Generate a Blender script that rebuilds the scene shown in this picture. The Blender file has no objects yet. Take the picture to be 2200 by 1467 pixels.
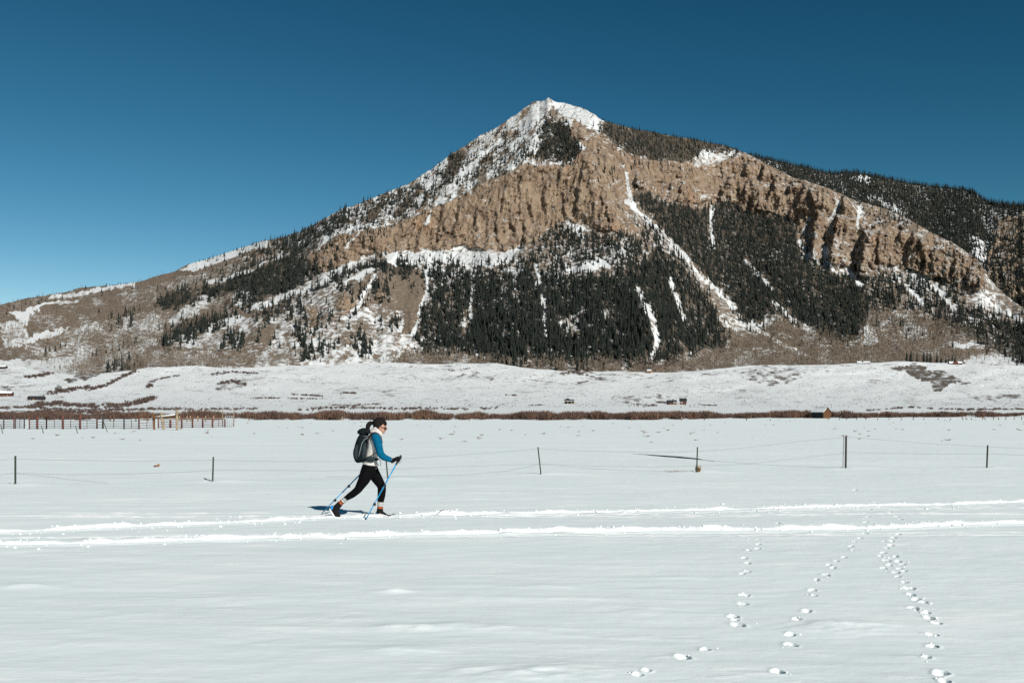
import bpy, bmesh, math, random
import numpy as np
from mathutils import Vector, Matrix

random.seed(11)
RNG = np.random.default_rng(11)
scene = bpy.context.scene
COL = scene.collection
PI = math.pi

# ------------------------------------------------------------------ camera
F = 2200.0          # focal length in photo pixels (36 mm lens on a 36 mm sensor)
HZ = 884.0          # photo row of the true horizon
CZ = 1.65           # eye height
camd = bpy.data.cameras.new('camera')
cam = bpy.data.objects.new('camera', camd)
COL.objects.link(cam)
cam.location = (0, 0, CZ)
cam.rotation_euler = (PI / 2, 0, 0)
camd.sensor_width = 36.0
camd.lens = 36.0
camd.shift_y = (HZ - 733.5) / 2200.0
camd.clip_start = 0.1
camd.clip_end = 30000
scene.camera = cam

# ------------------------------------------------------------------ sky and sun
SUN_EL = math.radians(33.0)
SUN_DIR = Vector((1.30 / 2.385, -2.0 / 2.385, math.tan(SUN_EL))).normalized()   # towards the sun
world = bpy.data.worlds.new('World')
scene.world = world
world.use_nodes = True
wn = world.node_tree.nodes
wl = world.node_tree.links
bg = wn['Background']
sky = wn.new('ShaderNodeTexSky')
sky.sky_type = 'NISHITA'
sky.sun_disc = False
sky.sun_elevation = SUN_EL
sky.sun_rotation = math.atan2(SUN_DIR.x, SUN_DIR.y)
sky.altitude = 2700
sky.air_density = 1.0
sky.dust_density = 0.05
sky.ozone_density = 3.0
# the photograph's deep, contrasty winter sky: one smooth tone curve per channel over the whole sky
sp = wn.new('ShaderNodeSeparateColor'); cb = wn.new('ShaderNodeCombineColor')
wl.new(sky.outputs[0], sp.inputs[0])
for i_, (g_, k_) in enumerate(((2.4, 0.222), (1.6, 0.600), (1.58, 0.430))):
    pw = wn.new('ShaderNodeMath'); pw.operation = 'POWER'; pw.inputs[1].default_value = g_
    ml = wn.new('ShaderNodeMath'); ml.operation = 'MULTIPLY'; ml.inputs[1].default_value = k_
    wl.new(sp.outputs[i_], pw.inputs[0]); wl.new(pw.outputs[0], ml.inputs[0]); wl.new(ml.outputs[0], cb.inputs[i_])
wl.new(cb.outputs[0], bg.inputs['Color'])
bg.inputs['Strength'].default_value = 0.05

sund = bpy.data.lights.new('sun', 'SUN')
sund.energy = 4.6
sund.angle = math.radians(0.53)
sund.color = (1.0, 0.955, 0.88)
sun = bpy.data.objects.new('sun', sund)
COL.objects.link(sun)
sun.rotation_euler = (-SUN_DIR).to_track_quat('-Z', 'Y').to_euler()
sun.location = (40, -60, 60)

scene.render.engine = 'CYCLES'
scene.view_settings.view_transform = 'Standard'
scene.view_settings.look = 'None'
scene.view_settings.gamma = 1.0
scene.view_settings.exposure = 0.0
scene.cycles.max_bounces = 5
scene.cycles.diffuse_bounces = 3
scene.cycles.glossy_bounces = 2
scene.cycles.use_denoising = False
scene.cycles.sample_clamp_indirect = 4.0

# ------------------------------------------------------------------ small helpers
def P(u, v, D):
    """photo pixel + distance -> point in the place"""
    return Vector(((u - 1100.0) * D / F, D, CZ + (HZ - v) * D / F))

def gd(v):
    """distance of flat ground seen at photo row v"""
    return F * CZ / (v - HZ)

def G(u, v, z=0.0):
    d = gd(v)
    return Vector(((u - 1100.0) * d / F, d, z))

def hash2(ix, iy, seed):
    h = (ix.astype(np.int64) * 374761393 + iy.astype(np.int64) * 668265263 + seed * 974634777) & 0x7fffffff
    h = ((h ^ (h >> 13)) * 1274126177) & 0x7fffffff
    h = h ^ (h >> 16)
    return (h & 0xffff) / 65535.0

def vnoise(x, y, seed=0):
    x = np.asarray(x, dtype=np.float64); y = np.asarray(y, dtype=np.float64)
    xi = np.floor(x); yi = np.floor(y)
    fx = x - xi; fy = y - yi
    fx = fx * fx * fx * (fx * (fx * 6 - 15) + 10)
    fy = fy * fy * fy * (fy * (fy * 6 - 15) + 10)
    xi = xi.astype(np.int64); yi = yi.astype(np.int64)
    a = hash2(xi, yi, seed); b = hash2(xi + 1, yi, seed)
    c = hash2(xi, yi + 1, seed); d = hash2(xi + 1, yi + 1, seed)
    return (a + (b - a) * fx) * (1 - fy) + (c + (d - c) * fx) * fy      # 0..1

def fbm(x, y, seed=0, octs=4, gain=0.5):
    s = 0; a = 1.0; t = 0
    for o in range(octs):
        s = s + a * (vnoise(x, y, seed + o * 17) * 2 - 1)
        t += a; a *= gain; x = x * 2.03 + 11.3; y = y * 2.03 + 5.7
    return s / t                                                         # -1..1

def ridged(x, y, seed=0, octs=3, gain=0.5):
    s = 0; a = 1.0; t = 0
    for o in range(octs):
        s = s + a * (1 - np.abs(vnoise(x, y, seed + o * 17) * 2 - 1) * 2)
        t += a; a *= gain; x = x * 2.1 + 3.3; y = y * 2.1 + 9.1
    return s / t

def sstep(a, b, x):
    t = np.clip((x - a) / (b - a), 0, 1)
    return t * t * (3 - 2 * t)

def curve(pts):
    xs = np.array([p[0] for p in pts], float); ys = np.array([p[1] for p in pts], float)
    return lambda u: np.interp(u, xs, ys)

def in_poly(U, V, pts):
    """even-odd test, vectorised"""
    U = np.asarray(U, float); V = np.asarray(V, float)
    pts = np.array(pts, float)
    out = np.zeros(U.shape, bool)
    x0, y0 = pts.min(0); x1, y1 = pts.max(0)
    sel = (U >= x0) & (U <= x1) & (V >= y0) & (V <= y1)
    if not sel.any():
        return out
    u = U[sel]; v = V[sel]
    r = np.zeros(u.shape, bool)
    n = len(pts)
    for i in range(n):
        ax, ay = pts[i]; bx, by = pts[(i + 1) % n]
        if ay == by:
            continue
        c = ((ay > v) != (by > v)) & (u < (bx - ax) * (v - ay) / (by - ay) + ax)
        r ^= c
    out[sel] = r
    return out

def line_dist(U, V, pts, vs=1.0):
    """distance to a polyline, plus position along it 0..1"""
    pts = np.array(pts, float)
    best = np.full(np.shape(U), 1e9); tt = np.zeros(np.shape(U))
    n = len(pts) - 1
    for i in range(n):
        a = pts[i]; b = pts[i + 1]
        dx, dy = b - a
        L = dx * dx + dy * dy + 1e-9
        t = np.clip(((U - a[0]) * dx + (V - a[1]) * dy) / L, 0, 1)
        d = np.hypot(U - a[0] - t * dx, (V - a[1] - t * dy) * vs)
        m = d < best
        best = np.where(m, d, best); tt = np.where(m, (i + t) / n, tt)
    return best, tt

def np_mesh(name, verts, faces, mat=None, smooth=False):
    """mesh data from numpy arrays; faces is (n,3) or (n,4)"""
    verts = np.asarray(verts, np.float32).reshape(-1, 3); faces = np.asarray(faces, np.int32)
    k = faces.shape[1]
    me = bpy.data.meshes.new(name)
    me.vertices.add(len(verts)); me.vertices.foreach_set('co', verts.ravel())
    me.loops.add(faces.size); me.loops.foreach_set('vertex_index', faces.ravel())
    me.polygons.add(len(faces))
    me.polygons.foreach_set('loop_start', np.arange(0, faces.size, k, dtype=np.int32))
    me.polygons.foreach_set('loop_total', np.full(len(faces), k, np.int32))
    if smooth:
        me.polygons.foreach_set('use_smooth', np.ones(len(faces), bool))
    me.update(calc_edges=True)
    me.validate()
    if mat:
        me.materials.append(mat)
    return me

def add_attr(me, name, rgb):
    a = me.color_attributes.new(name, 'FLOAT_COLOR', 'POINT')
    n = len(me.vertices)
    d = np.ones((n, 4), np.float32); d[:, :rgb.shape[1]] = rgb
    a.data.foreach_set('color', d.ravel())

def link(name, data, parent=None, label=None, category=None, group=None, kind=None):
    o = bpy.data.objects.new(name, data)
    COL.objects.link(o)
    if parent is not None:
        o.parent = parent
    if label: o['label'] = label
    if category: o['category'] = category
    if group: o['group'] = group
    if kind: o['kind'] = kind
    return o

def thing(name, label, category, loc=(0, 0, 0), rz=0.0, group=None):
    o = link(name, None, None, label, category, group)
    o.location = loc; o.rotation_euler = (0, 0, rz)
    o.empty_display_size = 0.2
    return o

def grid_faces(nr, nc):
    i = np.arange(nr * nc).reshape(nr, nc)
    return np.stack([i[:-1, :-1].ravel(), i[:-1, 1:].ravel(), i[1:, 1:].ravel(), i[1:, :-1].ravel()], 1)

# ------------------------------------------------------------------ materials
def new_mat(name):
    m = bpy.data.materials.new(name); m.use_nodes = True
    nt = m.node_tree
    b = nt.nodes['Principled BSDF']
    b.inputs['Roughness'].default_value = 0.85
    b.inputs['Specular IOR Level'].default_value = 0.25
    return m, nt, b

class NT:
    """terse node building"""
    def __init__(s, nt): s.nt = nt
    def n(s, t, **kw):
        x = s.nt.nodes.new(t)
        for k, v in kw.items(): setattr(x, k, v)
        return x
    def l(s, a, b): s.nt.links.new(a, b)
    def val(s, sock, v):
        if hasattr(v, 'is_linked') or isinstance(v, bpy.types.NodeSocket): s.l(v, sock)
        else: sock.default_value = v
    def math(s, op, a, b=None, clamp=False):
        x = s.n('ShaderNodeMath', operation=op, use_clamp=clamp)
        s.val(x.inputs[0], a)
        if b is not None: s.val(x.inputs[1], b)
        return x.outputs[0]
    def mix(s, fac, a, b):
        x = s.n('ShaderNodeMix', data_type='RGBA')
        s.val(x.inputs[0], fac)
        for sk, c in ((x.inputs[6], a), (x.inputs[7], b)):
            if isinstance(c, tuple): sk.default_value = (*c, 1)
            else: s.l(c, sk)
        return x.outputs[2]
    def noise(s, vec, scale, detail=3, rough=0.55, w=None):
        x = s.n('ShaderNodeTexNoise')
        if vec is not None: s.l(vec, x.inputs['Vector'])
        x.inputs['Scale'].default_value = scale
        x.inputs['Detail'].default_value = detail
        x.inputs['Roughness'].default_value = rough
        return x.outputs['Fac']
    def ramp(s, fac, stops):
        x = s.n('ShaderNodeValToRGB')
        s.l(fac, x.inputs[0])
        e = x.color_ramp.elements
        while len(e) < len(stops): e.new(0.5)
        for el, (p, c) in zip(e, stops):
            el.position = p; el.color = (*c, 1)
        return x.outputs[0]
    def mapr(s, v, a, b, c=0.0, d=1.0):
        x = s.n('ShaderNodeMapRange')
        s.l(v, x.inputs[0])
        for i, k in enumerate((a, b, c, d)): x.inputs[i + 1].default_value = k
        return x.outputs[0]
    def coord(s, scale=(1, 1, 1)):
        t = s.n('ShaderNodeTexCoord')
        m = s.n('ShaderNodeMapping')
        m.inputs['Scale'].default_value = scale
        s.l(t.outputs['Object'], m.inputs['Vector'])
        return m.outputs[0]
    def bump(s, h, strength, dist):
        x = s.n('ShaderNodeBump')
        s.l(h, x.inputs['Height'])
        x.inputs['Strength'].default_value = strength
        x.inputs['Distance'].default_value = dist
        return x.outputs[0]

def plain(name, color, rough=0.8, spec=0.25, var=0.12, scale=6.0, metal=0.0, sheen=0.0):
    """a colour with soft wear and grain"""
    m, nt, b = new_mat(name)
    N = NT(nt)
    c = N.coord()
    f = N.noise(c, scale, 4, 0.6)
    d = tuple(max(0, x * (1 - var)) for x in color); l_ = tuple(min(1, x * (1 + var)) for x in color)
    N.l(N.ramp(f, [(0.3, d), (0.7, l_)]), b.inputs['Base Color'])
    b.inputs['Roughness'].default_value = rough
    b.inputs['Specular IOR Level'].default_value = spec
    b.inputs['Metallic'].default_value = metal
    if sheen: b.inputs['Sheen Weight'].default_value = sheen
    return m

SNOW = (0.66, 0.69, 0.695)

def terrain_material(name, soil_a, soil_b, snow=SNOW):
    """snow over soil over rock; attribute 'cover' = (snow, rock, dark soil)"""
    m, nt, b = new_mat(name)
    N = NT(nt)
    at = N.n('ShaderNodeVertexColor', layer_name='cover')
    sep = N.n('ShaderNodeSeparateColor'); N.l(at.outputs[0], sep.inputs[0])
    s_, r_, d_ = sep.outputs
    c = N.coord()
    cv = N.coord((1, 1, 0.25))
    big = N.noise(c, 0.012, 3, 0.5)
    mid = N.noise(cv, 0.06, 5, 0.62)
    fine = N.noise(c, 0.22, 3, 0.7)
    streak = N.noise(N.coord((1, 1, 0.16)), 0.13, 5, 0.7)
    # rock: tan to grey with rusty stains and darker vertical streaks
    rc = N.ramp(mid, [(0.26, (0.160, 0.120, 0.090)), (0.42, (0.258, 0.190, 0.135)), (0.55, (0.325, 0.246, 0.174)), (0.68, (0.380, 0.298, 0.216)), (0.80, (0.318, 0.262, 0.203))])
    rust = N.mapr(big, 0.56, 0.72)
    rc = N.mix(N.math('MULTIPLY', rust, 0.28), rc, (0.40, 0.205, 0.10))
    dk = N.mapr(streak, 0.28, 0.42, 0.6, 0.0)
    rc = N.mix(dk, rc, (0.085, 0.068, 0.055))
    # joints and cracks in the rock, mostly upright
    wob = N.n('ShaderNodeVectorMath', operation='ADD'); nz = N.n('ShaderNodeTexNoise'); N.l(c, nz.inputs['Vector']); nz.inputs['Scale'].default_value = 0.03; nz.inputs['Detail'].default_value = 4
    sc2 = N.n('ShaderNodeVectorMath', operation='SCALE'); N.l(nz.outputs['Color'], sc2.inputs[0]); sc2.inputs['Scale'].default_value = 22.0
    N.l(N.coord((1, 1, 0.34)), wob.inputs[0]); N.l(sc2.outputs[0], wob.inputs[1])
    vo = N.n('ShaderNodeTexVoronoi', feature='DISTANCE_TO_EDGE'); N.l(wob.outputs[0], vo.inputs['Vector']); vo.inputs['Scale'].default_value = 0.034
    crk = N.math('MULTIPLY', N.mapr(vo.outputs['Distance'], 0.0, 0.075, 1.0, 0.0), N.mapr(big, 0.40, 0.58, 0.15, 1.0))
    rc = N.mix(N.math('MULTIPLY', crk, 0.62), rc, (0.070, 0.056, 0.047))
    # soil
    sc_ = N.ramp(fine, [(0.3, soil_a), (0.7, soil_b)])
    sc_ = N.mix(d_, sc_, (0.030, 0.028, 0.022))
    re = N.math('ADD', r_, N.math('MULTIPLY', N.math('SUBTRACT', N.noise(c, 0.09, 5, 0.75), 0.5), 1.5))
    re = N.mapr(re, 0.40, 0.60)
    base = N.mix(re, sc_, rc)
    # snow: attribute broken up by noise
    f1 = N.noise(c, 0.10, 5, 0.68)
    f2 = N.noise(c, 0.45, 2, 0.6)
    t = N.math('ADD', N.math('MULTIPLY', f1, 0.75), N.math('MULTIPLY', f2, 0.25))
    t = N.mapr(t, 0.33, 0.67)                       # ~uniform 0..1
    gn = N.n('ShaderNodeNewGeometry'); sx = N.n('ShaderNodeSeparateXYZ'); N.l(gn.outputs['True Normal'], sx.inputs[0])
    ledge = N.math('MULTIPLY', N.mapr(sx.outputs[2], 0.62, 0.86), N.math('MULTIPLY', r_, 0.26))
    s2 = N.math('ADD', s_, ledge)
    k = N.math('SUBTRACT', N.math('MULTIPLY', s2, 1.16), N.math('ADD', t, 0.04))
    k = N.mapr(k, -0.17, 0.17)
    base = N.mix(k, base, snow)
    N.l(base, b.inputs['Base Color'])
    b.inputs['Roughness'].default_value = 0.95
    b.inputs['Specular IOR Level'].default_value = 0.05
    hh = N.math('MULTIPLY', N.math('SUBTRACT', N.math('ADD', N.math('MULTIPLY', fine, 0.6), N.math('MULTIPLY', streak, 1.5)), N.math('MULTIPLY', crk, 0.7)), N.math('ADD', N.math('MULTIPLY', r_, 0.9), 0.1))
    N.l(N.bump(hh, 0.85, 6.0), b.inputs['Normal'])
    return m

# ================================================================== TERRAIN LAYOUT
# curves and outlines of the landform, read off in photo pixels and set at their real distances
crest = curve([(-900, 778), (0, 772), (90, 800), (180, 806), (250, 799), (330, 789), (420, 786), (500, 792), (600, 786), (700, 784), (830, 778),
               (930, 782), (1060, 780), (1130, 790), (1230, 799), (1330, 797), (1420, 801), (1500, 797), (1570, 789), (1640, 783),
               (1700, 785), (1790, 783), (1870, 779), (1940, 776), (1985, 778), (2060, 781), (2200, 786), (3000, 790)])
ridge = curve([(-900, 770), (-200, 680), (0, 654), (78, 637), (135, 629), (170, 619), (233, 613), (285, 607), (311, 603), (334, 593), (378, 582), (404, 568), (440, 558),
               (473, 548), (519, 532), (564, 518), (610, 510), (644, 498), (678, 480), (700, 468), (735, 449), (757, 443), (780, 434), (840, 410),
               (880, 394), (900, 381), (926, 364), (952, 345), (978, 326), (1004, 310), (1030, 292), (1048, 284), (1068, 273), (1094, 256), (1120, 238),
               (1146, 219), (1158, 217), (1169, 216), (1178, 210), (1184, 213), (1192, 217), (1224, 225), (1250, 232), (1276, 246), (1293, 258), (1330, 270), (1367, 278), (1405, 285),
               (1437, 292), (1478, 297), (1509, 304), (1556, 313), (1587, 323), (1608, 332), (1646, 351), (1690, 375), (1716, 386), (1729, 388),
               (1773, 402), (1803, 415), (1841, 432), (1870, 440), (1905, 450), (1949, 470), (1993, 495), (2022, 510), (2046, 521), (2081, 545), (2105, 562),
               (2125, 598), (2160, 634), (2200, 664), (2300, 715), (2500, 770), (3000, 830)])
back_ridge = curve([(1500, 345), (1580, 338), (1613, 334), (1665, 346), (1703, 354), (1744, 364), (1791, 374), (1811, 371), (1841, 371), (1905, 384),
                    (1964, 396), (2022, 403), (2066, 407), (2090, 412), (2105, 424), (2119, 434), (2169, 440), (2200, 440), (2350, 470), (2700, 620), (3000, 700)])

ROCK = [
    # central face
    [(655, 560), (672, 540), (690, 525), (733, 503), (770, 492), (800, 489), (840, 484), (880, 474), (939, 442), (1004, 413), (1055, 387), (1094, 372), (1133, 348),
     (1160, 356), (1200, 361), (1237, 346), (1255, 325), (1243, 305), (1224, 291), (1234, 276), (1250, 268), (1270, 289), (1289, 309), (1305, 330), (1322, 350), (1335, 395),
     (1354, 429), (1350, 455), (1366, 481), (1376, 496), (1345, 500), (1289, 488), (1270, 491), (1250, 475), (1211, 473), (1180, 491), (1159, 514), (1120, 532),
     (1081, 540), (1050, 543), (1017, 535), (990, 527), (965, 535), (939, 540), (914, 529), (883, 542), (850, 540), (811, 542), (785, 552), (740, 570), (700, 585), (668, 580)],
    # cliffs of the right ridge
    [(1361, 351), (1395, 344), (1431, 351), (1473, 344), (1496, 364), (1530, 352), (1561, 340), (1587, 325), (1610, 335), (1646, 354), (1690, 378), (1742, 394), (1773, 405),
     (1810, 420), (1841, 437), (1850, 465), (1866, 478), (1905, 488), (1949, 497), (1993, 500), (2022, 512), (2081, 545), (2110, 564), (2118, 600), (2110, 626), (2052, 630), (2022, 594),
     (1993, 602), (1949, 573), (1905, 573), (1852, 585), (1826, 573), (1797, 567), (1770, 561), (1744, 553), (1718, 506), (1701, 465), (1675, 460), (1652, 455), (1595, 450), (1574, 427), (1535, 427),
     (1496, 440), (1452, 437), (1418, 427), (1385, 408), (1361, 406)],
    # broken rock between the two
    [(1268, 286), (1292, 282), (1330, 318), (1372, 342), (1362, 408), (1356, 432), (1336, 396), (1305, 332)],
    # little crags low on the left
    [(725, 634), (742, 626), (760, 640), (766, 655), (757, 668), (728, 673)],
    [(655, 660), (672, 648), (680, 672), (676, 692), (660, 697)],
    [(798, 634), (815, 626), (822, 640), (804, 648)],
    [(1395, 556), (1412, 550), (1418, 566), (1402, 570)],
]
BACK_ROCK = [[(2125, 500), (2140, 466), (2205, 462), (2330, 500), (2330, 700), (2200, 670), (2169, 642), (2112, 590)]]

SNOWY = [   # (coverage, outline)
    (0.72, [(690, 480), (780, 436), (900, 380), (1004, 308), (1094, 254), (1140, 215), (1180, 205), (1230, 250), (1235, 276), (1224, 291), (1243, 305), (1255, 325), (1237, 346), (1200, 361), (1160, 356), (1133, 348), (1094, 372), (1055, 387), (1004, 413), (939, 442), (880, 474), (800, 489), (733, 503), (690, 522)]),
    (0.85, [(1178, 208), (1224, 222), (1276, 243), (1296, 256), (1292, 285), (1268, 275), (1240, 258), (1210, 240), (1190, 228)]),
    (0.30, [(1235, 262), (1292, 280), (1310, 300), (1330, 330), (1350, 365), (1330, 370), (1318, 345), (1300, 322), (1268, 288), (1250, 268)]),
    (1.0, [(1133, 338), (1136, 302), (1150, 288), (1162, 300), (1158, 318), (1155, 338)]),
    (0.86, [(828, 556), (850, 541), (883, 545), (914, 530), (945, 540), (965, 535), (990, 527), (1017, 536), (1050, 545), (1081, 542), (1120, 533), (1108, 560), (1060, 572), (1000, 562), (940, 562), (885, 572), (842, 572)]),
    (1.0, [(380, 580), (439, 555), (516, 528), (573, 517), (575, 530), (514, 545), (473, 565), (416, 584)]),
    (0.95, [(1213, 575), (1290, 552), (1322, 565), (1300, 578), (1264, 582), (1218, 590)]),
    (1.0, [(1218, 476), (1255, 484), (1259, 510), (1240, 500)]),
    (1.0, [(1140, 465), (1172, 467), (1165, 490), (1155, 500)]),
    (0.66, [(870, 692), (863, 721), (883, 739), (860, 770), (800, 790), (640, 795), (655, 765), (720, 752), (790, 742), (830, 720)]),
    (0.60, [(640, 725), (690, 708), (740, 700), (700, 735), (660, 750)]),
    (0.95, [(28, 674), (95, 657), (72, 682), (60, 700), (45, 690)]),
    (0.95, [(40, 740), (95, 705), (152, 703), (112, 716), (72, 738)]),
    (0.75, [(0, 690), (50, 690), (66, 720), (50, 745), (0, 750)]),
    (0.82, [(0, 772), (160, 770), (160, 800), (60, 830), (0, 830)]),
    (0.6, [(360, 690), (420, 640), (445, 640), (440, 665), (390, 690)]),
    (0.55, [(350, 740), (440, 700), (520, 680), (560, 690), (500, 760), (400, 750)]),
    (0.62, [(480, 640), (540, 600), (560, 640), (545, 670), (500, 665)]),
    (0.55, [(560, 760), (600, 700), (640, 690), (650, 720), (620, 770), (640, 800), (540, 800)]),
    (0.66, [(1490, 345), (1510, 322), (1555, 318), (1585, 324), (1560, 350), (1530, 372), (1505, 378), (1496, 362)]),
    (0.20, [(1850, 440), (1905, 455), (1993, 500), (2022, 512), (1949, 497), (1905, 488), (1866, 478)]),
    (0.22, [(1316, 345), (1362, 350), (1362, 410), (1340, 400)]),
    (0.80, [(1855, 700), (1870, 690), (1890, 735), (1850, 742)]),
    (0.75, [(1740, 665), (1765, 662), (1770, 690), (1745, 690)]),
    (0.90, [(2040, 738), (2090, 735), (2110, 745), (2050, 752)]),
    (0.80, [(2080, 765), (2140, 760), (2200, 770), (2200, 790), (2080, 785)]),
]
CHUTES = [  # snow-filled gullies: half width, coverage, groove depth (m), polyline
    (6, 0.78, 9, [(1350, 432), (1372, 455), (1400, 482), (1432, 510), (1460, 540), (1490, 575), (1515, 605), (1540, 630), (1578, 662)]),
    (5, 1.0, 7, [(1529, 446), (1526, 470), (1527, 500), (1531, 532)]),
    (8, 0.78, 5, [(1368, 622), (1385, 650), (1404, 690), (1412, 730), (1396, 776)]),
    (3, 1.0, 0, [(1843, 448), (1842, 495)]),
    (5, 1.0, 5, [(1718, 520), (1724, 535), (1738, 558)]),
    (5, 1.0, 5, [(1772, 538), (1778, 560), (1790, 582)]),
    (5, 1.0, 5, [(1828, 585), (1838, 600), (1852, 612)]),
    (5, 0.9, 2, [(1955, 592), (1985, 606)]),
    (8, 0.88, 3, [(2006, 615), (2030, 640), (2052, 662)]),
    (7, 0.88, 3, [(2105, 630), (2150, 665), (2200, 690)]),
    (4, 0.9, 2, [(621, 545), (580, 562), (537, 580), (490, 597), (448, 608)]),
    (7, 0.74, 2, [(800, 552), (760, 568), (735, 580), (690, 606), (640, 626), (590, 642), (545, 662)]),
    (5, 0.9, 1, [(745, 606), (775, 588), (800, 578)]),
    (4, 0.9, 1, [(806, 592), (795, 612), (780, 640), (772, 660)]),
    (4, 0.95, 2, [(918, 580), (917, 620), (905, 665), (885, 720)]),
    (5, 0.95, 0, [(105, 641), (171, 629), (233, 620), (285, 611)]),
    (3, 0.9, 0, [(60, 665), (110, 652), (165, 646)]),
    (4, 0.85, 2, [(1010, 700), (1012, 660), (1016, 620)]),
    (6, 0.85, 2, [(1150, 570), (1155, 600), (1145, 630)]),
    (5, 0.85, 2, [(1165, 640), (1170, 690), (1175, 720)]),
    (5, 0.85, 2, [(1440, 600), (1455, 640), (1470, 690)]),
    (5, 0.85, 2, [(1600, 560), (1640, 600), (1660, 625)]),
    (5, 0.9, 2, [(1660, 650), (1700, 685), (1745, 712)]),
    (6, 0.85, 1, [(1930, 600), (1960, 630), (1985, 655)]),
    (4, 0.5, 1, [(1560, 700), (1600, 698), (1650, 722), (1690, 745), (1740, 765)]),
    (4, 0.9, 4, [(940, 440), (925, 460), (912, 480)]),
    (4, 0.9, 3, [(770, 500), (752, 522), (745, 535)]),
    (6, 0.95, 3, [(1075, 300), (1050, 325), (1020, 350), (990, 375)]),
    (5, 0.9, 2, [(930, 380), (910, 410), (900, 430)]),
    (4, 0.85, 3, [(1740, 452), (1737, 475), (1725, 500)]),
    (4, 0.9, 3, [(1800, 430), (1790, 460), (1782, 475)]),
    (4, 0.85, 3, [(1345, 375), (1352, 400), (1356, 430)]),
]
BARE = [    # brown slopes with little snow: (coverage, outline)
    (0.06, [(811, 584), (883, 568), (912, 590), (914, 635), (899, 682), (881, 718), (863, 721), (870, 675), (857, 672), (830, 690), (790, 664), (800, 628), (816, 604)]),
    (0.10, [(798, 589), (749, 607), (757, 635), (772, 644), (785, 620)]),
    (0.38, [(650, 690), (730, 672), (800, 650), (860, 680), (840, 715), (780, 735), (700, 750), (740, 700), (660, 715)]),
    (0.22, [(1565, 706), (1635, 717), (1669, 675), (1752, 712), (1842, 735), (1859, 667), (1927, 665), (2064, 704), (2132, 749), (2100, 790), (1350, 808), (1350, 785), (1454, 779), (1557, 745)]),
    (0.40, [(1880, 690), (1990, 700), (2000, 735), (1900, 730)]),
    (0.30, [(860, 760), (980, 762), (1110, 780), (1340, 780), (1340, 805), (860, 800)]),
    (0.22, [(60, 700), (100, 655), (300, 612), (420, 590), (530, 560), (600, 545), (560, 572), (450, 610), (345, 640), (330, 668), (240, 690), (150, 700), (90, 705)]),
    (0.42, [(60, 745), (150, 705), (330, 668), (360, 690), (350, 740), (280, 775), (100, 790), (40, 770)]),
    (0.30, [(240, 770), (290, 758), (330, 770), (330, 790), (180, 810), (90, 806)]),
    (0.35, [(330, 760), (420, 755), (540, 775), (560, 790), (420, 800), (330, 795)]),
    (0.35, [(500, 740), (560, 730), (590, 760), (530, 775)]),
    (0.45, [(540, 690), (640, 655), (650, 690), (600, 700)]),
]
BACK_SNOW = [(0.45, [(2120, 440), (2200, 455), (2200, 500), (2140, 520), (2110, 480)]), (0.7, [(1835, 375), (1875, 382), (1870, 392), (1840, 384)]),
             (0.6, [(2080, 500), (2130, 520), (2120, 590), (2090, 545)]), (0.7, [(1860, 420), (1920, 440), (1960, 470), (1900, 450)])]

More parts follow.
